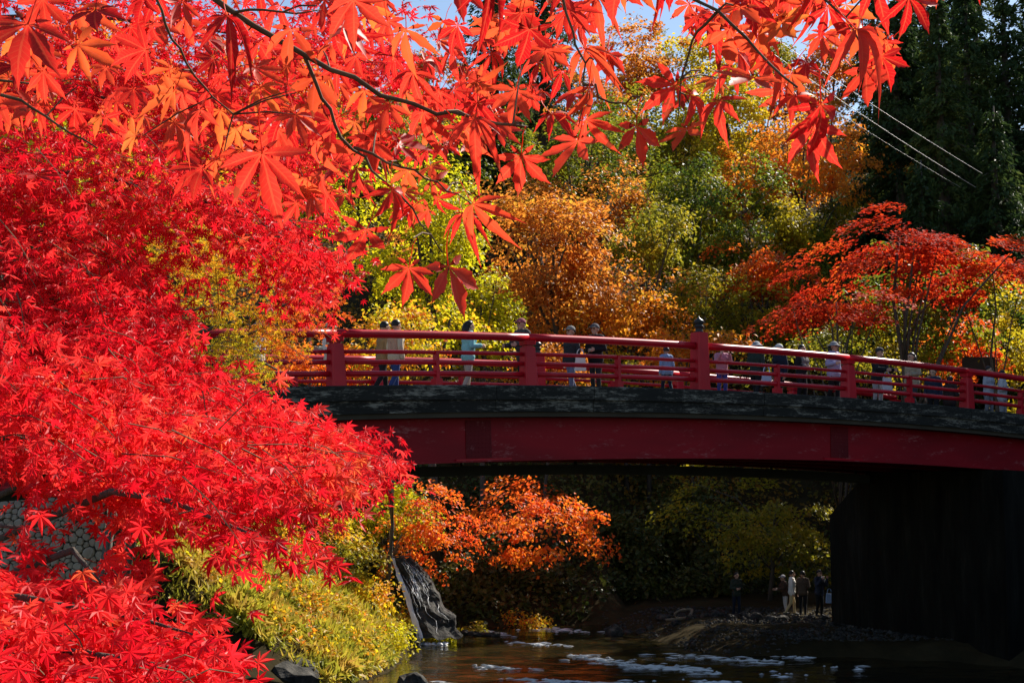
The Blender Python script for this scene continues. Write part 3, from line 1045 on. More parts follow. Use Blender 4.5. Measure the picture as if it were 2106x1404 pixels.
# --- far hillside, from the skyline down
tree('beech_tree', 'rusty brown tree whose crown meets the blue sky at the skyline', 'tree', 'brown', 1310, 150, 95, 95, 92, seed=1, leaf=.20)
tree('birch_tree', 'pale yellow tree on the skyline beside the rusty brown crown', 'tree', 'yellow', 1445, 130, 80, 80, 95, seed=2, leaf=.20)
tree('beech_tree', 'brown tree on the skyline behind the red maple leaves', 'tree', 'brown', 880, 165, 95, 90, 90, seed=3, leaf=.20)
tree('beech_tree', 'dull brown tree at the skyline close to the dark cedars', 'tree', 'brown', 1715, 130, 75, 75, 94, seed=4, leaf=.20)
tree('oak_tree', 'olive tree with yellow flecks just below the rusty skyline crown', 'tree', 'olive', 1330, 280, 120, 95, 82, seed=5, leaf=.19)
tree('maple_tree', 'golden yellow tree high on the hillside above the orange crowns', 'tree', 'yellow', 1500, 240, 115, 125, 83, seed=6, leaf=.18)
tree('maple_tree', 'big orange tree high on the hillside at the edge of the cedars', 'tree', 'orange', 1655, 330, 130, 115, 76, seed=7, leaf=.17)
tree('oak_tree', 'brown and olive tree under the skyline left of the dark conifer', 'tree', 'olive', 800, 270, 120, 110, 80, seed=8, leaf=.18)
tree('oak_tree', 'large dark green tree in the middle of the hillside', 'tree', 'green', 1430, 430, 150, 140, 70, seed=9, leaf=.17, dens=1.2)
tree('oak_tree', 'dark green tree above the brown orange crown', 'tree', 'green', 1210, 330, 130, 110, 72, seed=10, leaf=.17)
tree('maple_tree', 'yellow green tree with an orange fringe below the big orange tree', 'tree', 'yellow', 1600, 470, 85, 80, 70, seed=11, leaf=.16, flat=.3)
tree('maple_tree', 'small olive yellow tree wedged beside the brown orange crown', 'tree', 'olive', 1335, 480, 75, 100, 62, seed=12, leaf=.15)
tree('maple_tree', 'wide brown orange tree filling the hillside over the bridge', 'tree', 'brown', 1135, 530, 165, 160, 58, seed=13, leaf=.15, dens=1.2)
tree('maple_tree', 'bright red orange maple spray in front of the dark green trees', 'tree', 'redorange', 1565, 565, 105, 50, 66, seed=14, leaf=.15, flat=.15, pad=.9)
tree('oak_tree', 'thin greyish olive tree behind the black bridge finial', 'tree', 'olive', 1440, 620, 105, 85, 63, seed=15, leaf=.13, dens=.8, bark='greybark')
tree('maple_tree', 'orange maple behind the rail left of the black bridge finial', 'tree', 'orange', 1300, 660, 150, 90, 61, seed=16, leaf=.14, flat=.35)
tree('maple_tree', 'bright lime yellow tree behind the hanging red leaves', 'tree', 'ygreen', 880, 480, 125, 190, 50, seed=17, leaf=.13, dens=1.15)
tree('maple_tree', 'bright yellow tree low behind the rail beside the red cap', 'tree', 'ygreen', 990, 660, 95, 125, 53, seed=18, leaf=.12, dens=1.1)
tree('maple_tree', 'golden orange bush maple behind the lower rails of the bridge', 'tree', 'orange', 1130, 760, 120, 60, 54, seed=19, leaf=.12, flat=.35)
tree('maple_tree', 'olive and orange maple behind the striped jacket on the bridge', 'tree', 'mix', 800, 690, 120, 90, 43, seed=20, leaf=.12, flat=.3)
tree('maple_tree', 'green tree glimpsed through the upper crimson branches', 'tree', 'ygreen', 640, 400, 120, 130, 52, seed=21, leaf=.15)
tree('maple_tree', 'yellow green tree behind the crimson maple at the far edge', 'tree', 'ygreen', 60, 330, 170, 170, 48, seed=22, leaf=.16)
tree('maple_tree', 'orange and green tree behind the middle of the crimson maple', 'tree', 'mix', 330, 420, 190, 170, 46, seed=23, leaf=.15)
tree('maple_tree', 'red shrub like maple behind the left railing of the bridge', 'tree', 'redorange', 640, 760, 110, 55, 42, seed=24, leaf=.12, flat=.3)
tree('oak_tree', 'orange tree near the skyline behind the thickest red leaves', 'tree', 'orange', 560, 190, 180, 130, 84, seed=25, leaf=.2)
tree('oak_tree', 'yellow and orange tree near the upper corner behind red leaves', 'tree', 'orange', 240, 190, 200, 150, 80, seed=26, leaf=.2)
for k, (mt, px, py, rx, ry, Y, lb) in enumerate([
        ('brown', 1250, 420, 80, 70, 68, 'small russet tree above the wide brown orange maple'),
        ('yellow', 1400, 560, 75, 60, 70, 'mustard yellow tree over the greyish olive tree'),
        ('olive', 1500, 500, 90, 65, 73, 'olive tree between the dark green tree and the red orange spray'),
        ('orange', 1530, 380, 95, 70, 78, 'orange tree left of the big orange tree near the cedars'),
        ('yellow', 1420, 320, 85, 60, 80, 'yellow tree just above the large dark green tree'),
        ('brown', 1230, 230, 95, 80, 86, 'russet tree below the rusty skyline crown on the steep slope'),
        ('yellow', 1560, 665, 95, 55, 66, 'yellow tree low behind the rail right of the main post'),
        ('green', 1650, 600, 85, 55, 69, 'dark green tree under the bright red orange spray'),
        ('green', 1720, 470, 85, 75, 75, 'dark green tree at the foot of the cedar stand'),
        ('olive', 1565, 130, 75, 65, 96, 'olive tree on the skyline right of the pale yellow tree'),
        ('brown', 1640, 210, 80, 65, 91, 'rust coloured tree above the big orange tree'),
        ('brown', 1080, 420, 85, 65, 70, 'dull russet tree below the lone dark conifer'),
        ('green', 1045, 340, 85, 75, 76, 'dark green tree at the foot of the lone conifer'),
        ('green', 930, 340, 95, 85, 74, 'dark green tree above the bright lime yellow tree'),
        ('green', 1870, 640, 150, 90, 50, 'dark green tree between the flat dark red sprays'),
        ('green', 2050, 640, 110, 70, 60, 'dark green tree under the rusty red bough at the right edge'),
        ('brown', 1180, 640, 100, 80, 63, 'copper coloured tree behind the grey caps on the bridge'),
        ('orange', 1420, 720, 110, 50, 58, 'orange tree low behind the rail beside the main post'),
        ('yellow', 1240, 770, 110, 45, 60, 'yellow tree showing between the lower rails left of the main post')]):
    tree('oak_tree' if mt in ('brown', 'green', 'olive') else 'maple_tree', lb, 'tree', mt, px, py, rx, ry, Y, seed=100 + k, leaf=.16 if Y < 80 else .19)
# right side
tree('maple_tree', 'dark red maple with layered flat sprays over the right railing', 'tree', 'darkred', 1850, 525, 215, 80, 47, seed=30, leaf=.13, flat=.07, pad=1.1, up=1.3, tilt=.35, dens=.95, depth=3.0, r0=.16)
tree('maple_tree', 'low dark red maple spray hanging just above the walkers', 'tree', 'darkred', 1720, 640, 150, 42, 45, seed=31, leaf=.12, flat=.07, pad=1.0, up=1.3, tilt=.35, dens=.9, depth=2.4, r0=.10)
tree('maple_tree', 'rusty red maple bough reaching in from the right edge', 'tree', 'darkred', 2040, 560, 120, 55, 48, seed=32, leaf=.13, flat=.07, pad=1.1, up=1.3, tilt=.35, dens=.9, depth=2.4, r0=.08, n_limb=3)
tree('maple_tree', 'glowing orange maple behind the right end of the railing', 'tree', 'redorange', 1965, 710, 100, 70, 51.5, seed=33, leaf=.13, flat=.25)
tree('maple_tree', 'dim olive yellow maple behind the walkers near the main post', 'tree', 'olive', 1730, 715, 150, 70, 52, seed=34, leaf=.13, flat=.35)
tree('maple_tree', 'golden yellow maple at the right edge behind the light jackets', 'tree', 'yellow', 2095, 730, 75, 110, 54, n_limb=3, seed=35, leaf=.13, flat=.3)
# below the bridge
tree('maple_tree', 'fiery orange maple hanging over the river below the bridge', 'tree', 'redorange', 1105, 1065, 150, 92, 48, seed=40, leaf=.12, flat=.2, pad=.66, dens=1.0, base=(-3.4, 50.5), r0=.07)
tree('maple_tree', 'orange maple boughs drooping beside the dark rock outcrop', 'tree', 'redorange', 865, 1085, 72, 105, 45, seed=41, leaf=.10, flat=.2, pad=.5, dens=1.8, base=(-4.6, 46.0), r0=.05, bark='greybark')
tree('maple_tree', 'yellow green maple under the bridge behind the red leaf tips', 'tree', 'ygreen', 800, 1040, 90, 90, 47, seed=42, leaf=.11, flat=.25, dens=1.2)
tree('maple_tree', 'shaded olive yellow maple beside the dark abutment under the bridge', 'tree', 'olive', 1600, 1080, 165, 105, 51, seed=43, leaf=.12, flat=.12, pad=.95, dens=.7)
tree('maple_tree', 'olive and orange maple on the left bank under the red boughs', 'tree', 'mix', 600, 1110, 140, 75, 44, seed=44, leaf=.11, flat=.2, dens=1.1)

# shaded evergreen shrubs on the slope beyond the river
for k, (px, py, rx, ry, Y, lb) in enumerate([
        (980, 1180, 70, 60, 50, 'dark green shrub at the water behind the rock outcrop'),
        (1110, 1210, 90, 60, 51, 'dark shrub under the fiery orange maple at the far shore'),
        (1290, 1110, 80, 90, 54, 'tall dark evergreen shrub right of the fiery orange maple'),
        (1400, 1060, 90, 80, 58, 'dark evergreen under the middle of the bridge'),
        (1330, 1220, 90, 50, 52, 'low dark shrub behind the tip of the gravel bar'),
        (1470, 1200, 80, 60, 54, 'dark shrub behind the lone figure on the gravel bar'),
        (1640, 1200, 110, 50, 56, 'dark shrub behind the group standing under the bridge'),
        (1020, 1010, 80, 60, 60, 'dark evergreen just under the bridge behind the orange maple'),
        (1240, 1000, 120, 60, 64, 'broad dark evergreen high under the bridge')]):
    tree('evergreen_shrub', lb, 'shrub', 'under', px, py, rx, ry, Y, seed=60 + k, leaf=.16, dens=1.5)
# left bank shrubs
for k, (px, py, rx, ry, Y, mt, lb) in enumerate([
        (430, 1130, 95, 60, 41, 'ygreen', 'yellow green shrub beside the stone wall corner'),
        (560, 1180, 90, 50, 40, 'olive', 'dull olive shrub in the middle of the grassy bank'),
        (700, 1150, 80, 55, 43, 'olive', 'olive shrub on the bank below the yellow green maple'),
        (770, 1220, 55, 50, 42, 'mix', 'orange tinged shrub beside the rock outcrop'),
        (330, 1230, 70, 45, 37, 'ygreen', 'lime green shrub half hidden by the lowest red bough'),
        (640, 1250, 80, 45, 39, 'grass', 'pale yellow shrub on the sunlit grassy bank'),
        (490, 1270, 70, 40, 37, 'grass', 'straw coloured shrub above the lowest red leaves')]):
    tree('shrub', lb, 'shrub', mt, px, py, rx, ry, Y, seed=80 + k, leaf=.10, dens=1.6, pad=.5, r0=.04)

# cedars
for k, (px, Y, top, rad) in enumerate([(1860, 72, 30, 3.4), (1950, 66, 28, 3.4), (2010, 69, 30, 3.8), (2090, 70, 30.5, 4.0), (1905, 62, 19, 2.8), (1985, 74, 32, 3.8), (1815, 92, 38, 4.0), (1895, 90, 38, 4.4), (1935, 84, 36, 4.2), (2030, 86, 37, 4.4), (2150, 72, 32, 4.0), (2060, 64, 22, 3.2), (1880, 73, 31, 3.4)]):
    lb = {19: 'shortest cedar at the front edge of the dark stand beside the dark red maple', 22: 'short cedar rising just above the dark red maple in the dark stand'}.get(top, 'tall dark cedar in the shaded stand at the upper right')
    cedar(lb, px, Y, top, rad, 200 + k, 'cedars in the dark stand')
cedar('tall dark conifer alone on the slope behind the red maple leaves', 1015, 76, 34, 3.6, 230)
cedar('dark conifer against the blue sky right of the lone slope conifer', 1120, 96, 44, 3.4, 231)
# cedars of the same stand beyond the right edge of the picture
for k, (x_, Y, top, rad) in enumerate([(24, 50, 32, 4.4), (21, 44, 26, 4.0), (26, 43, 30, 4.4), (33, 50, 36, 4.6)]):
    cedar('tall dark cedar in the shaded stand at the upper right', 1053 + x_ / Y * F, Y, top, rad, 240 + k, 'cedars in the dark stand')

# undergrowth on the slopes
rng = np.random.default_rng(5)
n = 170000
Yg = 46 + 66 * rng.uniform(0, 1, n) ** 1.6
Xg = rng.uniform(-.42, .42, n) * Yg
Zg = ground(Xg, Yg)
dens = np.array([mnoise.noise((x_ * .5, y_ * .5, 7)) for x_, y_ in zip(Xg, Yg)])
k = (rng.uniform(-.5, .5, n) < dens + .25) & (Zg > np.where(Xg < 2.6, .05, .62))
Xg, Yg, Zg, dens = Xg[k], Yg[k], Zg[k], dens[k]
n = len(Xg)
pos = np.stack([Xg, Yg, Zg + rng.uniform(.0, 1.0, n) ** 1.4 * (.35 + 1.3 * np.clip(dens + .2, 0, 1))], -1)
fr_ = frames(rng.normal(size=(n, 3)), np.array([0, -.3, .8]) + rng.normal(size=(n, 3)) * .6)
sz_ = rng.uniform(.12, .30, n)
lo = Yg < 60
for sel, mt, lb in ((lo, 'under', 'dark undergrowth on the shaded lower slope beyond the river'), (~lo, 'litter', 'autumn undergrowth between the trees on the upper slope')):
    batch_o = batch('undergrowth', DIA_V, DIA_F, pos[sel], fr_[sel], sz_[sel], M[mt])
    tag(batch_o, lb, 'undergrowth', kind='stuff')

rng_b = np.random.default_rng(31)
for k, (px, py, rx, ry, Y, mt, lb) in enumerate([
        (905, 1318, 42, 26, 43.0, 'ygreen', 'small yellow green tuft shrub at the water below the cascade'),
        (965, 1303, 34, 18, 45.5, 'olive', 'tiny olive shrub at the waterline right of the cascade'),
        (1085, 1278, 52, 20, 47.6, 'mix', 'low yellow shrub at the far shore under the fiery orange maple'),
        (690, 1330, 60, 30, 36.0, 'mix', 'rusty yellow shrub near the bottom of the grassy bank'),
        (800, 1310, 50, 34, 39.0, 'ygreen', 'bright yellow green shrub at the edge of the grassy bank')]):
    tree('shrub', lb, 'shrub', mt, px, py, rx, ry, Y, seed=130 + k, leaf=.09, dens=1.5, pad=.38, r0=.03)

# gravel on the bar under the bridge
n = 4200
Yg = rng.uniform(39.2, 49, n); Xg = rng.uniform(2.8, 12, n); Zg = ground(Xg, Yg)
k = (Zg > -.12) & (Zg < .62); Xg, Yg, Zg = Xg[k], Yg[k], Zg[k]; n = len(Xg)
PEB_V = np.array([[-.5, -.1, 0], [0, -.4, 0], [.5, .05, 0], [.05, .42, 0], [-.08, -.05, .36], [.2, .1, .30]])
PEB_F = np.array([[0, 1, 4], [1, 5, 4], [1, 2, 5], [2, 3, 5], [3, 4, 5], [3, 0, 4]])
aa = rng.uniform(0, 6.28, n)
o = batch('gravel', PEB_V, PEB_F, np.stack([Xg, Yg, Zg + .02], -1), frames(np.stack([np.cos(aa), np.sin(aa), 0 * aa], -1), np.tile([0, 0, 1.0], (n, 1)) + rng.normal(size=(n, 3)) * .15), rng.uniform(.06, .2, n) ** 1.1, M['rock'])
tag(o, 'dark gravel covering the bar beside the river', 'gravel', kind='stuff')

# grass and weeds on the left bank
BLV = np.array([[-.5, -.035, 0], [-.5, .035, 0], [.1, .03, .03], [.5, 0, -.06], [.1, -.03, .03]])
BLF = np.array([[0, 1, 2, 4], [4, 2, 3, 3]])
n = 52000
Yg = rng.uniform(32.4, 47.5, n); Xg = rng.uniform(-9.2, -2.2, n)
Zg = ground(Xg, Yg)
cl = np.array([mnoise.noise((x_ * .9, y_ * .9, 4)) for x_, y_ in zip(Xg, Yg)])
k = (Zg > .05) & (rng.uniform(-.5, .6, n) < cl + .25)
Xg, Yg, Zg, cl = Xg[k], Yg[k], Zg[k], cl[k]
n = len(Xg)
T = np.array([0, 0, 1.0]) + rng.normal(size=(n, 3)) * .6
S = (.28 + .35 * np.clip(cl + .3, 0, 1)) * rng.uniform(.6, 1.4, n)
BL3 = np.array([[-.5, -.06, 0], [-.5, .06, 0], [.12, .05, .04], [.5, 0, -.10]])
o = batch('grass', BL3, np.array([[0, 1, 2, 3]]), np.stack([Xg, Yg, Zg + S * .45], -1), frames(T, rng.normal(size=(n, 3)) + np.array([0, -.5, 0])), S, M['grass'])
tag(o, 'tall yellow green grass on the sunlit bank', 'grass', kind='stuff')
n = 30000
Yg = rng.uniform(33.2, 47.5, n); Xg = rng.uniform(-9.2, -2.4, n); Zg = ground(Xg, Yg)
cl = np.array([mnoise.noise((x_ * 1.3, y_ * 1.3, 14)) for x_, y_ in zip(Xg, Yg)])
k = (Zg > .1) & (rng.uniform(-.3, .5, n) < cl); Xg, Yg, Zg, cl = Xg[k], Yg[k], Zg[k], cl[k]; n = len(Xg)
o = batch('weeds', DIA_V, DIA_F, np.stack([Xg, Yg, Zg + rng.uniform(.05, .85, n) * (.4 + cl)], -1), frames(rng.normal(size=(n, 3)), np.array([0, -.4, .8]) + rng.normal(size=(n, 3)) * .5), rng.uniform(.07, .17, n), M['mix'])
tag(o, 'yellow and rusty weeds growing among the bank grass', 'weeds', kind='stuff')

# ------------------------------------------------------------------ the branchy maple in front of the bridge's left end
def vein_attr(me, w_):
    at = me.attributes.new('blade', 'FLOAT_VECTOR', 'POINT')
    at.data.foreach_set('vector', np.concatenate([w_, np.zeros((len(w_), 1))], 1).astype(np.float32).ravel())


def leafy(root, tvs, tfs, pos, rot, S, mat, n_parts, smooth=False, wts=None):
    """The leaves that show largest become parts, the rest one stuff part."""
    pos = np.asarray(pos); S = np.asarray(S)
    u = pos[:, 0] / pos[:, 1]; v = (pos[:, 2] - CAMZ) / pos[:, 1]
    inside = (np.abs(u) < .37) & (v > -.15) & (v < .36)
    size = np.where(inside, S / pos[:, 1], 0) * np.random.default_rng(1).uniform(.85, 1.15, len(S))
    order = np.argsort(-size)
    big = order[:n_parts]; rest = order[n_parts:]
    meshes = [mesh_from_arrays('leaf', tv, tf.ravel(), np.full(len(tf), 3), mat, smooth=smooth) for tv, tf in zip(tvs, tfs)]
    if wts is not None:
        for me, w_ in zip(meshes, wts): vein_attr(me, w_)
    lp = local_to(root, pos)
    from mathutils import Matrix
    for q, i in enumerate(big):
        o = link('leaf', meshes[q % len(meshes)], root)
        mt = np.eye(4); mt[:3, :3] = rot[i] * S[i]; mt[:3, 3] = lp[i]
        o.matrix_basis = Matrix(mt.tolist())
    if len(rest):
        nt_ = len(tvs)
        # one joined part: every template used for a share of the leaves
        Vs, Fs, off = [], [], 0
        for k in range(nt_):
            sel = rest[k::nt_]
            if not len(sel): continue
            V = np.einsum('mij,nj->mni', rot[sel], tvs[k]) * S[sel][:, None, None] + lp[sel][:, None, :]
            m_, n_ = len(sel), len(tvs[k])
            Fc = tfs[k][None] + (np.arange(m_) * n_)[:, None, None] + off
            Vs.append(V.reshape(-1, 3)); Fs.append(Fc.reshape(-1, 3)); off += m_ * n_
        Vs = np.concatenate(Vs); Fs = np.concatenate(Fs)
        o = link('foliage', mesh_from_arrays('foliage', Vs, Fs.ravel(), np.full(len(Fs), 3), mat, smooth=smooth), root)
        if wts is not None:
            vein_attr(o.data, np.concatenate([np.tile(wts[k], (len(rest[k::nt_]), 1)) for k in range(nt_)]))
        o['kind'] = 'stuff'


def sprays(rng, path, width, nt_, leaf, per=12, tw=.38, face=.55, droop=.25, zthick=.5):
    """Leaves set in pairs along short twigs that branch off a bough given as 3-D points."""
    path = np.asarray(path, float)
    seg = np.linalg.norm(np.diff(path, axis=0), axis=1)
    cum = np.concatenate([[0], np.cumsum(seg)]); L = cum[-1]
    pos, Ts, Ns, Ss, twigs = [], [], [], [], []
    for k in range(nt_):
        s = rng.uniform(0, 1) ** .9
        d_ = s * L
        p0 = np.array([np.interp(d_, cum, path[:, c]) for c in range(3)])
        i = min(len(seg) - 1, int(np.searchsorted(cum, d_) - 1)); i = max(i, 0)
        dr = (path[i + 1] - path[i]) / seg[i]
        w_ = np.interp(s, np.linspace(0, 1, len(width)), width)
        p0 = p0 + np.array([rng.normal() * .25 * w_, rng.normal() * zthick, rng.normal() * .55 * w_])
        td = norm(dr + rng.normal(size=3) * np.array([.45, .5, .30]) + np.array([0, -.1, -droop]))
        ln = tw * rng.uniform(.6, 1.3)
        p1 = p0 + td * ln
        twigs.append((p0, p0 + td * ln * .5 + np.array([0, 0, .02]), p1))
        n = int(per * rng.uniform(.7, 1.3))
        q = rng.uniform(.05, 1.1, n)
        side = norm(np.cross(td, [0, 0, 1.0]))
        sg = rng.choice([-1, 1], n)
        ps = p0 + td * (q * ln)[:, None] + side * (sg * rng.uniform(.2, 1.0, n) * leaf * 1.1)[:, None]
        ps[:, 2] += rng.normal(size=n) * leaf * .5 - .3 * leaf
        T = td * .7 + side * (sg * .6)[:, None] + np.array([0, 0, -.45]) + rng.normal(size=(n, 3)) * .35
        N = np.array([.05, -face, .55]) + rng.normal(size=(n, 3)) * .42
        pos.append(ps); Ts.append(T); Ns.append(N); Ss.append(leaf * .62 * np.clip(rng.normal(.95, .24, n), .45, 1.5))
    return np.concatenate(pos), np.concatenate(Ts), np.concatenate(Ns), np.concatenate(Ss), twigs


TEM7 = [star_leaf(7, s, c) for s, c in ((1, .2), (2, .4), (3, .05))]
TEM5 = [star_leaf(5, s, c) for s, c in ((4, .2), (5, .4))]


def px_path(*pts):
    return [P(*q) for q in pts]


rng = np.random.default_rng(77)
Mroot = empty('maple_tree', (-5.2, 18.0, gz(-5.2, 18)), 'maple turning from green and yellow to orange in front of the railing end', 'tree')
pads = [(430, 555, 110, 45, 0), (520, 545, 90, 40, 0), (570, 575, 70, 34, 0), (380, 610, 80, 40, 0), (560, 640, 70, 28, 1), (470, 640, 90, 34, 0), (515, 690, 70, 28, 0), (560, 705, 36, 22, 1), (430, 720, 80, 34, 0), (470, 745, 50, 24, 0), (340, 540, 70, 50, 0), (470, 500, 100, 40, 0), (620, 600, 46, 24, 1), (560, 520, 90, 40, 1), (400, 480, 90, 40, 0)]
pads = [(q[0], q[1], q[2], q[3], 1 if q[0] > 515 and q[1] > 560 else q[4]) for q in pads]
TW = []
for tone, mt, npart in ((0, 'mix', 200), (1, 'redorange', 90)):
    AP, AT, AN, AS = [], [], [], []
    for k, (px, py, rx, ry, tn) in enumerate(pads):
        if tn != tone: continue
        Y = 17.5 + rng.uniform(-1.2, 1.2)
        pa = px_path((px - rx, py + ry * .2, Y), (px, py - ry * .25, Y), (px + rx, py + ry * .3, Y))
        a_, b_, c_, d_, t_ = sprays(rng, pa, [ry * Y / F * .8] * 3, int(rx * .62), .075, per=12, tw=.34, zthick=.5)
        AP.append(a_); AT.append(b_); AN.append(c_); AS.append(d_); TW += t_
    leafy(Mroot, [t[0] for t in TEM5], [t[1] for t in TEM5], np.concatenate(AP), frames(np.concatenate(AT), np.concatenate(AN)), np.concatenate(AS), M[mt], npart)
mb = MB()
for t_ in TW[::2]: mb.tube(t_, [.006, .005, .003], 3, cap=False)
o = mb.build('twigs', M['twig'], Mroot); o['kind'] = 'stuff'
mb = MB()
tb = np.array([-5.2, 18.0, gz(-5.2, 18) - .1])
mb.tube([tb, tb + [.04, 0, 1.6], tb + [-.05, .1, 3.4], tb + [.2, 0, 5.4]], [.13, .10, .08, .05], 8)
mb.build('trunk', M['bark'], Mroot, smooth=True)
for q in ([(330, 690, 17.8), (420, 680, 17.4), (500, 655, 17.2), (640, 610, 17.0)], [(330, 745, 17.8), (400, 725, 17.5), (480, 700, 17.4), (560, 668, 17.3)], [(330, 790, 17.6), (420, 750, 17.5), (520, 735, 17.4), (570, 760, 17.4)],
          [(300, 660, 18), (380, 640, 17.6), (440, 630, 17.5), (560, 590, 17.2)], [(520, 645, 17.2), (545, 600, 17.1), (560, 590, 17.0)]):
    mb = MB(); pp = px_path(*q)
    if q[0][0] < 345: pp = [tb + [.15, .05, 2.6 + .5 * random.random()]] + pp
    mb.tube(pp, np.linspace(.04, .012, len(pp)), 6); mb.build('branch', M['bark'], Mroot, smooth=True)

# ------------------------------------------------------------------ crimson maple filling the left side
rng = np.random.default_rng(78)
tb = np.array([-3.9, 6.2, gz(-3.9, 6.2) - .1])
Croot = empty('maple_tree', tb, 'crimson maple filling the left side with drooping leafy boughs', 'tree')
boughs = [
    ([(-160, 40, 7.0), (150, 30, 7.2), (420, 60, 7.3), (700, 110, 7.4), (820, 150, 7.4)], [.34, .34, .28, .2], 250),
    ([(-160, 190, 6.8), (150, 190, 7.0), (430, 240, 7.0), (620, 310, 7.0)], [.36, .36, .3, .2], 250),
    ([(-160, 330, 6.2), (200, 360, 6.2), (480, 430, 6.3), (650, 520, 6.4)], [.28, .26, .2, .10], 220),
    ([(-160, 450, 6.0), (120, 480, 6.0), (240, 540, 6.0), (300, 610, 6.0)], [.3, .26, .18, .08], 170),
    ([(-160, 620, 5.6), (100, 650, 5.6), (240, 700, 5.6), (340, 750, 5.6)], [.26, .22, .18, .10], 150),
    ([(-160, 720, 5.2), (200, 770, 5.2), (440, 830, 5.3), (600, 875, 5.4), (705, 915, 5.4)], [.2, .16, .12, .08, .03], 270),
    ([(-160, 820, 4.8), (160, 850, 4.8), (400, 890, 4.9), (560, 925, 5.0), (660, 945, 5.0)], [.18, .16, .12, .07, .03], 250),
    ([(160, 940, 4.6), (320, 970, 4.6), (450, 985, 4.6), (540, 990, 4.6)], [.07, .07, .05, .03], 70),
    ([(-160, 900, 4.3), (60, 900, 4.3), (220, 950, 4.3), (320, 1010, 4.3)], [.06, .05, .05, .05], 40),
    ([(-160, 1090, 3.9), (0, 1080, 3.9), (90, 1090, 3.9)], [.04, .04, .02], 4),
    ([(230, 1010, 4.0), (350, 1030, 4.0), (450, 1070, 4.0), (590, 1130, 4.0)], [.04, .03, .015, .005], 11),
    ([(-160, 1190, 3.6), (60, 1230, 3.6), (200, 1260, 3.6), (300, 1275, 3.6), (400, 1305, 3.6)], [.05, .045, .035, .03, .02], 58),
    ([(-160, 1310, 3.3), (80, 1330, 3.3), (230, 1350, 3.3), (340, 1370, 3.3), (410, 1385, 3.3)], [.06, .06, .05, .03, .02], 70),
    ([(-160, 1410, 3.2), (100, 1410, 3.2), (330, 1430, 3.2)], [.05, .05, .03], 40),
    ([(150, 1130, 3.9), (190, 1180, 3.9), (230, 1220, 3.9)], [.04, .04, .03], 8),
]
AP, AT, AN, AS, TW = [], [], [], [], []
bm_ = []
for pa, wd, nt_ in boughs:
    pts = px_path(*pa)
    Ym = pa[0][2]
    a_, b_, c_, d_, t_ = sprays(rng, pts, wd, int(nt_ * (1.4 if Ym > 4.5 else 1.0)), .063 if Ym > 4.5 else .074, per=13, tw=.26 if Ym > 4.5 else .13, zthick=.38 if Ym > 4.5 else .2)
    AP.append(a_); AT.append(b_); AN.append(c_); AS.append(d_); TW += t_
    mb = MB()
    full = [tb + np.array([0, 0, max(.4, .75 * (pts[0][2] - tb[2]))])] + pts
    mb.tube(full, np.linspace(.013, .003, len(full)), 6)
    mb.build('branch', M['bark'], Croot, smooth=True)
leafy(Croot, [t[0] for t in TEM7], [t[1] for t in TEM7], np.concatenate(AP), frames(np.concatenate(AT), np.concatenate(AN)), np.concatenate(AS), M['red'], 300)
mb = MB()
for t_ in TW[::3]: mb.tube(t_, [.0026, .002, .0012], 3, cap=False)
o = mb.build('twigs', M['twig'], Croot); o['kind'] = 'stuff'
mb = MB()
mb.tube([tb, tb + [.1, 0, 1.2], tb + [.0, .1, 2.6], tb + [.3, .1, 4.4], tb + [.9, .3, 6.2]], [.20, .16, .13, .09, .04], 9)
mb.build('trunk', M['bark'], Croot, smooth=True)

# ------------------------------------------------------------------ near maple whose large leaves hang across the top
rng = np.random.default_rng(79)
tb = np.array([-2.3, 1.3, gz(-2.3, 1.3) - .1])
Nroot = empty('maple_tree', tb, 'maple with large red leaves hanging close across the top of the view', 'tree')
LV = [  # joint x, y, span in px, pointing (90 = down)
    (841, 550, 175, 95), (922, 547, 235, 68), (754, 471, 200, 97), (952, 440, 130, 72), (973, 420, 160, 45), (871, 231, 160, 92), (977, 245, 185, 93), (1072, 321, 185, 95),
    (766, 288, 140, 92), (733, 347, 150, 97), (806, 390, 165, 98), (887, 371, 110, 25), (1089, 60, 205, 100), (1122, 103, 150, 95), (1189, 289, 205, 80), (1309, 259, 180, 72), (1389, 176, 175, 150),
    (1212, 180, 180, 40), (1189, 43, 130, 80), (933, 100, 140, 80), (940, -35, 180, 88), (1005, -45, 190, 91), (1275, -45, 215, 93), (1320, -30, 160, 58), (1395, -45, 180, 96), (728, 0, 230, 92),
    (835, 60, 165, 92), (850, 150, 140, 88), (986, 183, 140, 170), (1009, 213, 140, 62), (1182, 196, 130, 102), (1206, 246, 140, 58), (1762, 60, 250, 35), (1688, 215, 225, 72), (1678, 262, 220, 86),
    (1551, 161, 215, 122), (1588, 127, 150, 92), (1779, 141, 205, 60), (1869, -5, 190, 52), (1500, 60, 185, 95), (1608, 44, 165, 62), (1655, 10, 150, 152), (1420, 195, 165, 62), (1413, 265, 165, 86),
    (2010, -60, 130, 83), (1520, 0, 150, 60), (1433, 33, 150, 48), (57, 50, 290, 100), (160, 93, 175, 30), (300, 103, 175, 168), (356, 190, 175, 163), (412, 226, 195, 120), (466, 33, 200, 96),
    (539, 316, 270, 82), (416, 346, 165, 140), (73, 359, 125, 80), (572, 266, 150, 100), (649, 160, 165, 90), (632, 216, 140, 80), (196, 20, 190, 82), (652, 290, 165, 80), (1135, 235, 140, 75), (1060, 186, 150, 100),
    (1010, 110, 120, 60), (1250, 110, 140, 75), (905, 190, 130, 120), (800, 215, 150, 100), (690, 60, 170, 85), (600, 60, 170, 100), (1570, 30, 140, 100), (1740, 10, 150, 80), (1800, -30, 170, 70)]
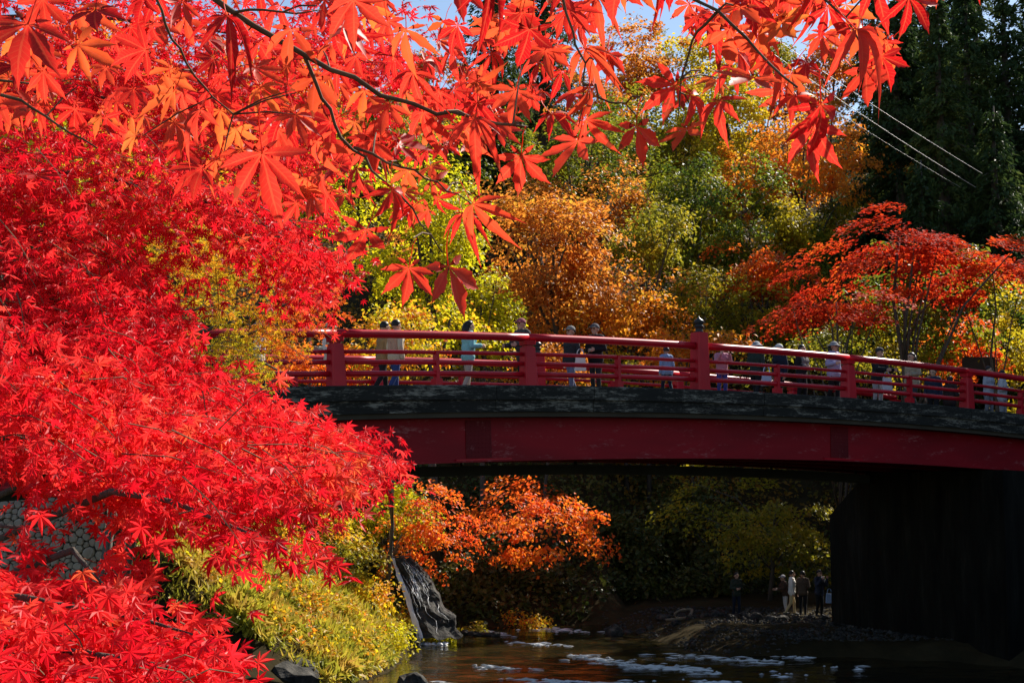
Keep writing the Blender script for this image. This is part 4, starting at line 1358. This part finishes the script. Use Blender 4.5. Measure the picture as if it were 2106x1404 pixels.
poly = [(-40, -40), (880, -40), (860, 60), (1150, -30), (1240, -60), (1230, 90), (1150, 230), (960, 300), (800, 330), (700, 430), (560, 420), (430, 330), (200, 270), (-40, 240)]


def inpoly(x, y):
    c = False
    for i in range(len(poly)):
        x1, y1 = poly[i]; x2, y2 = poly[i - 1]
        if (y1 > y) != (y2 > y) and x < (x2 - x1) * (y - y1) / (y2 - y1) + x1: c = not c
    return c


n_in = 0
while n_in < 250:
    x_, y_ = rng.uniform(-40, 1250), rng.uniform(-40, 440)
    if inpoly(x_, y_):
        LV.append((x_, y_, float(np.clip(rng.normal(112, 27), 72, 200)), float(rng.normal(92, 42)))); n_in += 1
for k in range(26):
    LV.append((rng.uniform(1240, 1930), rng.uniform(-90, -30), rng.uniform(110, 180), rng.normal(90, 30)))
for k in range(16):
    LV.append((rng.uniform(1400, 1720), rng.uniform(-40, 80), rng.uniform(110, 180), rng.normal(90, 35)))
for k in range(20):
    LV.append((rng.uniform(1470, 1830), rng.uniform(50, 215), rng.uniform(105, 170), rng.normal(92, 38)))
for k in range(14):
    LV.append((rng.uniform(620, 960), rng.uniform(330, 440), rng.uniform(80, 120), rng.normal(95, 40)))
FT = [fine_leaf(*q) for q in ((1, .28, .5), (2, .6, .9, False, .85), (3, .12, .35, True, 1.15), (4, 1.0, 1.3, False, .8), (5, .35, .7), (6, .75, .6, True, .9), (7, -.25, .8, False, .9))]
twpaths = [
    [(380, -70, 1.55), (470, 20, 1.56), (620, 115, 1.6), (780, 190, 1.62), (900, 235, 1.62), (1000, 250, 1.6), (1085, 262, 1.6)],
    [(620, 115, 1.6), (660, 200, 1.62), (705, 285, 1.64), (770, 350, 1.66), (850, 430, 1.66), (910, 520, 1.66)],
    [(310, -60, 1.7), (335, 20, 1.7), (370, 105, 1.72), (420, 180, 1.74), (480, 235, 1.76)],
    [(-60, 160, 1.9), (60, 172, 1.9)], [(-60, 175, 2.0), (40, 205, 2.0), (120, 262, 2.0), (200, 305, 2.0)],
    [(840, -80, 1.5), (960, -60, 1.5), (1150, -40, 1.5), (1300, -60, 1.5), (1480, 20, 1.45), (1560, 110, 1.45), (1640, 180, 1.42)],
    [(1300, -60, 1.5), (1600, -70, 1.45), (1720, 10, 1.4), (1770, 90, 1.4)], [(1150, -40, 1.5), (1180, 60, 1.5), (1200, 170, 1.5), (1190, 260, 1.5)],
    [(1480, 20, 1.45), (1420, 90, 1.5), (1400, 160, 1.52), (1395, 240, 1.52)], [(480, 25, 1.56), (580, 24, 1.58), (660, 20, 1.6)],
    [(1600, -70, 1.45), (1800, -60, 1.5), (1900, -40, 1.5), (2010, -80, 1.5)], [(1200, 170, 1.5), (1260, 210, 1.5), (1310, 240, 1.5)], [(730, 305, 1.65), (830, 340, 1.66), (900, 380, 1.66), (970, 420, 1.66)]]
twr = [.0040, .0024, .0022, .003, .003, .0030, .0022, .0018, .0018, .0018, .002, .0017, .0018]
twnodes = []
for q, r_ in zip(twpaths, twr):
    pts = np.array(px_path(*q))
    # a little wander, thinner towards the tip
    fin = []
    for i in range(len(pts) - 1):
        for s in (0, .33, .66): fin.append(pts[i] * (1 - s) + pts[i + 1] * s + rng.normal(size=3) * .0022)
    fin.append(pts[-1]); fin = np.array(fin); twnodes.append(fin)
    mb = MB(); mb.tube(fin, np.linspace(r_, r_ * .4, len(fin)), 6); mb.build('branch', M['twig'], Nroot, smooth=True)
nodes = np.concatenate(twnodes)
pos, T, N, S, st = [], [], [], [], MB()
for x_, y_, sp, dg in LV:
    sp = sp * .93
    true = rng.uniform(.078, .094)
    Y = true * F / sp
    c = P(x_, y_, Y)
    t = np.array([math.cos(R(dg)), rng.normal() * .30, -math.sin(R(dg))])
    nrm = np.array([rng.normal() * .55, -1.0, .22 + rng.normal() * .55])
    pos.append(c); T.append(t); N.append(nrm); S.append(true / 1.72)
pos = np.array(pos); rot = frames(np.array(T), np.array(N)); S = np.array(S)
# side twigs that carry the leaf stalks
for i in range(len(pos)):
    e = pos[i] + rot[i] @ np.array([-.62, 0, .22]) * S[i]
    d_ = np.linalg.norm(nodes - e, axis=1); j = int(np.argmin(d_))
    if .006 < d_[j] < .11:
        mid = (e + nodes[j]) / 2 + np.array([0, 0, .004])
        st.tube([nodes[j], mid, e], [.0013, .0011, .0008], 4, cap=False)
o = st.build('twigs', M['twig'], Nroot); o['kind'] = 'stuff'
leafy(Nroot, [t[0] for t in FT], [t[1] for t in FT], pos, rot, S, M['near'], 300, smooth=True, wts=[t[2] for t in FT])
mb = MB()
mb.tube([tb, tb + [.05, 0, 1.0], tb + [.0, .05, 2.0], tb + [.35, .1, 3.0], tb + [.9, .2, 3.6]], [.16, .13, .11, .08, .05], 9)
mb.build('trunk', M['bark'], Nroot, smooth=True)
for e in (twpaths[0][0], twpaths[2][0], twpaths[5][0], twpaths[3][0], twpaths[4][0]):
    mb = MB(); q = P(*e); s_ = tb + np.array([.9, .2, 3.6]) if e[1] < 0 else tb + np.array([0, .05, 2.0])
    mb.tube([s_, (s_ + q) / 2 + np.array([0, .05, .12]), q], [.03, .016, .006], 6); mb.build('limb', M['bark'], Nroot, smooth=True)

# ------------------------------------------------------------------ overhead cables and the notice board
for a0, b0_, r_, lb in (((1360, -90, 50), (2020, 357, 61), .013, 'upper pale power cable crossing in front of the cedars'),
                        ((1340, -72, 50), (2006, 385, 61), .014, 'middle pale power cable crossing in front of the cedars'),
                        ((1340, -34, 50), (1975, 385, 61), .007, 'lowest and thinnest cable below the two power cables')):
    A = P(*a0); B = P(*b0_)
    pts = [A * (1 - s) + B * s - np.array([0, 0, .25 * 4 * s * (1 - s)]) for s in np.linspace(0, 1, 25)]
    mb = MB(); mb.tube(pts, r_, 6)
    tag(mb.build('power_cable', M['cable'], smooth=True), lb, 'cable', 'power cables')
sb = on_ground(2013, 800, 49.5)
brd = empty('notice_board', sb, 'dark notice board behind the light jackets at the right railing', 'sign')
q = P(2013, 752, 49.5)
mb = MB(); mb.box(q, (1.15, .06, .62)); mb.build('panel', M['signwood'], brd)
for s in (-.45, .45):
    mb = MB(); mb.box(((q[0] + s), q[1] + .08, (q[2] + .3 + sb[2] - .2) / 2), (.09, .09, q[2] + .5 - sb[2])); mb.build('post', M['signwood'], brd)

# ------------------------------------------------------------------ people
def cloth(name, col, rough=.85):
    return solid(name, [tuple(c * .8 for c in col), tuple(min(1, c * 1.1) for c in col)], 14, rough, .25, .2)


CL = {}


def cm(col):
    key = tuple(col)
    if key not in CL: CL[key] = cloth('cloth', col)
    return CL[key]


SKIN = solid('skin', [(.42, .24, .17), (.52, .31, .22)], 9, .55)
HAIR = solid('black_hair', [(.008, .007, .007), (.02, .017, .015)], 25, .45)
EYE = solid('eye', [(.02, .015, .012), (.03, .02, .02)], 5, .3)
SHOE = solid('shoe', [(.02, .02, .02), (.06, .055, .05)], 8, .6)


def pose_prims(arms, stride, lean, kids=1.0, twist=0.0):
    """Capsules (a, b, ra, rb, zone) for a 1.66 m figure facing -Y. zones: 0 skin 1 top 2 trousers 3 shoe 4 eye"""
    pr = []
    hip = np.array([0, 0, .86]); che = np.array([0, -.02 - lean * .5, 1.22]); nek = np.array([0, -.01 - lean, 1.40]); hd = np.array([0, -.03 - lean * 1.25, 1.535])
    pr.append((hip + [-.055, 0, 0], hip + [.055, 0, 0], .125, .125, 2))
    pr.append((hip + [-.04, 0, .04], che + [-.06, 0, -.10], .115, .120, 1)); pr.append((hip + [.04, 0, .04], che + [.06, 0, -.10], .115, .120, 1))
    pr.append((che + [-.08, 0, 0], che + [.08, 0, 0], .125, .125, 1))
    pr.append((nek + [-.125, 0, -.05], nek + [.125, 0, -.05], .066, .066, 1)); pr.append((nek + [0, 0, -.06], che, .10, .13, 1))
    pr.append((nek + [0, 0, -.04], hd + [0, .015, -.04], .056, .05, 0))
    pr.append((hd + [0, .01, .03], hd + [0, .0, .025], .092, .09, 0)); pr.append((hd + [0, -.02, -.04], hd + [0, -.035, -.075], .068, .045, 0)); pr.append((hd + [0, .03, .0], hd + [0, .0, -.02], .085, .07, 0))
    pr.append((hd + [0, -.085, .0], hd + [0, -.112, -.03], .012, .017, 0))                 # nose
    pr.append((hd + [-.02, -.083, -.066], hd + [.02, -.083, -.066], .011, .011, 0))         # mouth
    for s in (-1, 1):
        pr.append((hd + [s * .088, .012, .005], hd + [s * .093, .016, -.025], .017, .012, 0))   # ear
        pr.append((hd + [s * .032, -.082, .014], hd + [s * .032, -.083, .014], .013, .013, 4))  # eye
        sh = nek + [s * .165, 0, -.06]
        mode = arms[0] if s < 0 else arms[1]
        if mode == 'down': el = sh + [s * .05, .03, -.27]; wr = el + [s * .0, -.06, -.24]
        elif mode == 'fore': el = sh + [s * .06, .02, -.26]; wr = el + [-s * .03, -.21, .02]
        elif mode == 'up': el = sh + [s * .07, -.12, -.22]; wr = el + [-s * .09, -.13, .22]
        elif mode == 'rail': el = sh + [s * .07, -.10, -.24]; wr = el + [-s * .05, -.23, -.03]
        else: el = sh + [s * .06, .02, -.26]; wr = el + [-s * .13, -.17, -.02]
        pr.append((sh, el, .060, .047, 1)); pr.append((el, wr, .046, .037, 1))
        hdv = norm(wr - el)
        sv = norm(np.cross(hdv, [s * 1.0, .2, .1])); nv = np.cross(hdv, sv)
        pm = wr + hdv * .055
        for q in (-1, 0, 1): pr.append((wr + hdv * .012, pm + sv * q * .021, .022, .016, 0))
        for q, l_ in ((-1.5, .058), (-.5, .074), (.5, .08), (1.5, .07)):
            k1 = pm + hdv * .018 + sv * q * .021
            k2 = k1 + hdv * l_ * .55 + nv * .008; k3 = k2 + hdv * l_ * .42 + nv * .024
            pr.append((k1, k2, .0095, .009, 0)); pr.append((k2, k3, .009, .0075, 0))
        th0 = wr + hdv * .03 + sv * .026
        pr.append((th0, th0 + hdv * .03 + sv * .026, .013, .011, 0)); pr.append((th0 + hdv * .03 + sv * .026, th0 + hdv * .058 + sv * .034 + nv * .006, .0105, .009, 0))
        st = stride * s
        hp = hip + [s * .085, 0, -.02]; kn = hip + [s * .095, -.02 - st * .5, -.40]; an = hip + [s * .10, .03 - st + (.08 if st < -.05 else 0), -.775 + (.03 if st < -.05 else 0)]
        pr.append((hp, kn, .098, .062, 2)); pr.append((kn, an, .062, .048, 2))
        pr.append((an + [0, 0, -.035], an + [0, -.13, -.05], .044, .036, 3)); pr.append((an + [0, .03, -.045], an + [0, -.05, -.047], .038, .04, 3))
    return pr, hd


def capsule_mesh(mb, a_, b_, ra, rb):
    a_ = np.asarray(a_, float); b_ = np.asarray(b_, float)
    d = b_ - a_; L = np.linalg.norm(d); d = d / L if L > 1e-6 else np.array([0, 0, 1.0])
    ref = np.array([0, 0, 1.0]) if abs(d[2]) < .9 else np.array([1.0, 0, 0])
    u = norm(np.cross(d, ref)); w = np.cross(d, u)
    out = []; n = 10
    prof = [(ra * math.sin(t), -ra * math.cos(t), 0) for t in (.25, .8, 1.3)] + [(rb * math.sin(t), rb * -math.cos(t), 1) for t in (1.84, 2.34, 2.89)]
    for r_, h, e in prof:
        cen = (b_ if e else a_) + d * h
        for k in range(n):
            t = 2 * math.pi * k / n
            out.append(cen + r_ * (math.cos(t) * u + math.sin(t) * w))
    fs = [tuple(range(n - 1, -1, -1)), tuple(5 * n + k for k in range(n))]
    for i in range(5):
        for k in range(n):
            k2 = (k + 1) % n
            fs.append((i * n + k, i * n + k2, (i + 1) * n + k2, (i + 1) * n + k))
    mb.add(out, fs)


def body_mesh(prims):
    mb = MB()
    for a_, b_, ra, rb_, z in prims: capsule_mesh(mb, a_, b_, ra, rb_)
    o = mb.build('body_form', SKIN)
    m1 = o.modifiers.new('r', 'REMESH'); m1.mode = 'VOXEL'; m1.voxel_size = .0085
    m2 = o.modifiers.new('s', 'SMOOTH'); m2.factor = .5; m2.iterations = 2
    m3 = o.modifiers.new('d', 'DECIMATE'); m3.ratio = .30
    dg = bpy.context.evaluated_depsgraph_get()
    me = bpy.data.meshes.new_from_object(o.evaluated_get(dg))
    old = o.data
    bpy.data.objects.remove(o); bpy.data.meshes.remove(old)
    nv = len(me.vertices); co = np.zeros(nv * 3); me.vertices.foreach_get('co', co); co = co.reshape(-1, 3)
    nr = np.zeros(nv * 3); me.vertices.foreach_get('normal', nr); nr = nr.reshape(-1, 3)
    npol = len(me.polygons); ct = np.zeros(npol * 3); me.polygons.foreach_get('center', ct); ct = ct.reshape(-1, 3)
    best = np.full(npol, 1e9); zone = np.zeros(npol, int)
    for a_, b_, ra, rb_, z in prims:
        a_ = np.asarray(a_, float); b_ = np.asarray(b_, float); d = b_ - a_
        t = np.clip(((ct - a_) @ d) / (d @ d + 1e-9), 0, 1)
        ds = np.linalg.norm(ct - a_ - t[:, None] * d, axis=1) - (ra + (rb_ - ra) * t) - (.004 if z == 4 else 0)
        k = ds < best; best[k] = ds[k]; zone[k] = z
    me.materials.clear()
    for k in range(5): me.materials.append(SKIN)
    me.polygons.foreach_set('material_index', zone.astype(np.int32))
    me.polygons.foreach_set('use_smooth', np.ones(npol, bool))
    polys = [tuple(p_.vertices) for p_ in me.polygons]
    return me, co, nr, polys, zone


def shell(co, nr, polys, sel, off, name, mat):
    idx = {}; vs_ = []; fs = []
    for q, ok in zip(polys, sel):
        if not ok: continue
        f_ = []
        for i in q:
            if i not in idx:
                idx[i] = len(vs_)
                vs_.append(co[i] + nr[i] * off)
            f_.append(idx[i])
        fs.append(f_)
    return mesh_from_arrays(name, vs_, [i for q in fs for i in q], [len(q) for q in fs], mat, smooth=True)


def dome(hd, sc_, z0, n=14, k=6, back=0.0):
    out = []; fs = []
    for i in range(k + 1):
        ph = (math.pi * .5 + z0) * (1 - i / k)
        for j in range(n):
            t = 2 * math.pi * j / n
            out.append(hd + np.array([math.sin(ph) * math.cos(t) * sc_[0], math.sin(ph) * math.sin(t) * sc_[1] + back, math.cos(ph) * sc_[2]]))
    for i in range(k):
        for j in range(n):
            j2 = (j + 1) % n
            fs.append((i * n + j, i * n + j2, (i + 1) * n + j2, (i + 1) * n + j))
    return out, fs


POSES = [pose_prims(('down', 'down'), .14, .0), pose_prims(('fore', 'down'), .06, .01), pose_prims(('rail', 'rail'), .03, .06), pose_prims(('up', 'up'), .02, .0), pose_prims(('down', 'belly'), .18, .02), pose_prims(('belly', 'belly'), .05, .01)]
BODY = [body_mesh(q[0]) for q in POSES]


JK = {}


def person(pose, loc, rz, top, trou, label, hat=None, hair='short', scale=1.0, hatcol=None, vest=None, sit=False):
    me, co, nr, polys, zone = BODY[pose]
    hd = POSES[pose][1]
    o = link('person', me)
    for k, mt in enumerate((SKIN, cm(top), cm(trou), SHOE, EYE)):
        o.material_slots[k].link = 'OBJECT'; o.material_slots[k].material = mt
    o.location = [float(q) for q in loc]; o.rotation_euler = (0, 0, rz); o.scale = (scale,) * 3
    tag(o, label, 'person', None)
    # jacket: a loose shell over trunk and sleeves with a hem below the hip
    cen = np.array([np.mean(co[list(q)], axis=0) for q in polys]) if not hasattr(person, 'c%d' % pose) else getattr(person, 'c%d' % pose)
    setattr(person, 'c%d' % pose, cen)
    sel = (zone == 1) | ((zone == 2) & (cen[:, 2] > .76) & (np.abs(cen[:, 0]) < .21))
    jk = link('jacket', JK.setdefault(pose, None) or JK.__setitem__(pose, shell(co, nr, polys, sel, .016, 'jacket', SKIN)) or JK[pose], o)
    jk.material_slots[0].link = 'OBJECT'; jk.material_slots[0].material = cm(top)
    if vest is not None:
        sel = (zone == 1) & (np.abs(cen[:, 0]) < .16) & (cen[:, 2] > 1.0)
        link('vest', shell(co, nr, polys, sel, .028, 'vest', cm(vest)), o)
    if hair != 'none':
        v_, f_ = dome(hd + np.array([0, .022, .032]), (.103, .108, .108), .45 if hair == 'short' else .75)
        # cut back from the face
        v_ = [np.array([q[0], max(q[1], hd[1] - .066) if q[2] < hd[2] + .075 else q[1], q[2]]) for q in v_]
        v_ = [q if q[2] > hd[2] + .045 or q[1] > hd[1] - .02 else np.array([q[0] * 1.0, hd[1] - .0, q[2]]) for q in v_]
        link('hair', mesh_from_arrays('hair', v_, [i for q in f_ for i in q], [4] * len(f_), HAIR, smooth=True), o)
        if hair == 'long':
            mb = MB(); mb.tube([hd + [0, .075, .05], hd + [0, .105, -.06], hd + [0, .10, -.17], hd + [0, .085, -.22]], [.075, .085, .07, .03], 9)
            link('long_hair', mesh_from_arrays('long_hair', np.concatenate(mb.v), [i for q in mb.f for i in q], [len(q) for q in mb.f], HAIR, smooth=True), o)
    if hat:
        mb = MB()
        v_, f_ = dome(hd + np.array([0, .008, .048]), (.106, .116, .10), .08)
        mb.add(v_, f_)
        if hat == 'cap':
            mb.add([hd + [-.075, -.09, .055], hd + [.075, -.09, .055], hd + [.06, -.185, .035], hd + [-.06, -.185, .035], hd + [-.075, -.09, .066], hd + [.075, -.09, .066], hd + [.06, -.185, .043], hd + [-.06, -.185, .043]], [(3, 2, 1, 0), (4, 5, 6, 7), (2, 3, 7, 6), (0, 1, 5, 4), (1, 2, 6, 5), (3, 0, 4, 7)])
        elif hat == 'brim':
            mb.lathe(hd + np.array([0, .008, .03]), [(.10, .02), (.175, -.012), (.178, -.004), (.11, .04)], 16)
        link('hat', mesh_from_arrays('hat', np.concatenate(mb.v), [i for q in mb.f for i in q], [len(q) for q in mb.f], cm(hatcol or (.3, .3, .3)), smooth=True), o)
    return o


def bag(loc, s, col, label):
    mb = MB()
    c = np.asarray(loc, float)
    mb.box(c, s, taper=.8)
    n = 8
    mb.tube([c + np.array([-s[0] * .3, 0, s[2] * .5])] + [c + np.array([-s[0] * .3 * math.cos(math.pi * i / n), 0, s[2] * .5 + .16 * math.sin(math.pi * i / n)]) for i in range(1, n)] + [c + np.array([s[0] * .3, 0, s[2] * .5])], .012, 5)
    return tag(mb.build('bag', cm(col)), label, 'bag')


def across_at(px, a_):
    """Bridge coordinate t where the line a_ metres across the deck shows at photo column px."""
    u = (px - 1053) / F
    X0, Y0 = BX0 + BN[0] * a_, BY0 + BN[1] * a_
    return (u * Y0 - X0) / (BD[0] - BD[1] * u)


WALK = math.atan2(BD[1], BD[0])     # heading along the bridge


def on_bridge(px, a_, pose, heading, top, trou, label, scale=1.0, **kw):
    t = across_at(px, a_)
    scale *= random.uniform(.94, 1.03)
    q = BP(t, a_, 0); q[2] = kz(t) - .118
    rz = {'right': WALK + math.pi / 2, 'left': WALK - math.pi / 2, 'near': WALK, 'far': WALK + math.pi}[heading] + random.uniform(-.5, .5)
    # figures face -Y at rotation 0
    return person(pose, q, rz, top, trou, label, scale=scale, **kw), t


BLK = (.012, .012, .014); NAVY = (.012, .018, .035); BEI = (.46, .36, .24); WHT = (.40, .40, .41); JEAN = (.03, .06, .18); GRY = (.10, .10, .11)
on_bridge(530, 3.2, 0, 'right', (.62, .62, .68), NAVY, 'person in a white hood and pale top behind the yellow maple', hat='brim', hatcol=WHT, hair='short')
on_bridge(678, 2.6, 1, 'left', (.60, .52, .40), BLK, 'person in a cream jacket and hat standing beside the end post', hat='brim', hatcol=(.55, .45, .3), vest=(.62, .58, .52))
on_bridge(786, 3.0, 4, 'right', (.30, .18, .08), BLK, 'person in a tan brown jacket walking behind a striped jacket')
on_bridge(812, 2.1, 0, 'right', (.55, .46, .32), JEAN, 'person in a beige striped jacket and blue jeans', vest=(.5, .3, .2))
on_bridge(962, 2.0, 1, 'right', (.22, .50, .52), (.42, .36, .30), 'person in a teal top and pale trousers under the hanging leaf', hair='long')
on_bridge(1078, 1.7, 2, 'left', (.055, .045, .045), BLK, 'person in a mauve cap and dark jacket leaning by the second post', hat='cap', hatcol=(.30, .07, .10), vest=(.07, .06, .06))
on_bridge(1176, 1.9, 0, 'left', (.03, .032, .036), (.16, .18, .28), 'person in a grey cap and dark jacket with a white bag', hat='cap', hatcol=(.20, .19, .18))
on_bridge(1226, 1.6, 5, 'left', BLK, (.03, .03, .03), 'person in a dark grey cap and black jacket looking over the rail', hat='cap', hatcol=(.08, .08, .09))
on_bridge(1372, 1.5, 0, 'far', (.20, .32, .52), NAVY, 'child in a light blue shirt left of the main post', scale=.72)
on_bridge(1486, 1.4, 3, 'near', (.45, .20, .26), (.05, .06, .25), 'child in pink just right of the main post', scale=.78)
on_bridge(1556, 2.4, 4, 'right', (.018, .03, .026), BLK, 'person in a white hat and dark green jacket with a yellow strap', hat='brim', hatcol=WHT)
on_bridge(1606, 2.2, 0, 'left', NAVY, BLK, 'person in a pale cap and navy jacket behind the baluster', hat='cap', hatcol=(.5, .5, .5))
on_bridge(1650, 1.8, 5, 'near', BLK, BLK, 'bareheaded person in an open black jacket facing the water', vest=(.16, .14, .14))
on_bridge(1716, 1.5, 1, 'near', (.36, .34, .52), BLK, 'person in a grey hat and lavender coat at the railing', hat='brim', hatcol=(.24, .24, .25), hair='long')
on_bridge(1741, 3.4, 0, 'right', (.05, .045, .04), BLK, 'dark haired person half hidden behind the lavender coat')
on_bridge(1806, 1.6, 2, 'near', (.014, .018, .02), (.30, .30, .32), 'person in a dark knitted cap and black jacket', hat='beanie', hatcol=(.03, .03, .04))
on_bridge(1880, 1.5, 4, 'left', (.34, .28, .20), (.03, .04, .05), 'long haired person in a beige jacket looking along the bridge', hair='long')
on_bridge(1921, 3.6, 0, 'left', (.02, .025, .05), BLK, 'person in navy walking behind the beige jacket')
on_bridge(1955, 4.2, 1, 'right', (.03, .02, .02), BLK, 'dim person in dark clothes left of the last post')
on_bridge(2034, 1.5, 5, 'near', (.34, .36, .42), (.18, .19, .22), 'person in a light grey jacket in front of the notice board', scale=1.0)
on_bridge(2062, 2.2, 1, 'near', (.42, .43, .46), (.28, .28, .30), 'second person in pale grey beside the notice board')
for px, a_, h, col, lb in ((1194, 1.6, .72, (.72, .70, .66), 'white shoulder bag carried beside the grey cap'), (1578, 1.9, .62, (.35, .45, .6), 'light blue bag between the dark jackets on the bridge'), (1826, 1.3, .68, (.5, .55, .6), 'pale blue bag hanging by the black jacket')):
    t = across_at(px, a_); q = BP(t, a_, 0); bag((q[0], q[1], kz(t) + h - .1), (.26, .12, .34), col, lb)

# people on the gravel bar under the bridge
def on_bar(px, Y, *a_, **kw):
    q = P(px, 1262, Y)
    return person(a_[0], (q[0], Y, gz(q[0], Y) + .02), *a_[1:], **kw)


on_bar(1515, 46.6, 5, .3, (.03, .04, .03), NAVY, 'lone dark figure standing on the gravel bar under the bridge', scale=.84)
on_bar(1616, 47.2, 2, -1.4, (.06, .035, .025), (.5, .5, .5), 'person bending in brown beside the white top under the bridge', hat='cap', hatcol=WHT, scale=.76)
on_bar(1629, 47.0, 0, 1.5, (.75, .72, .66), (.55, .42, .22), 'person in a white top and tan trousers under the bridge', scale=.86)
on_bar(1652, 46.8, 1, 2.8, (.09, .06, .04), BLK, 'person in a brown jacket seen from behind under the bridge', scale=.86)
on_bar(1686, 46.4, 3, .6, (.03, .035, .055), BLK, 'person in a navy jacket raising both hands near the abutment', scale=.9)
q = P(1706, 1225, 46.2); bag((q[0], 46.2, gz(q[0], 46.2) + .62), (.24, .12, .3), (.35, .5, .75), 'light blue bag near the abutment under the bridge')
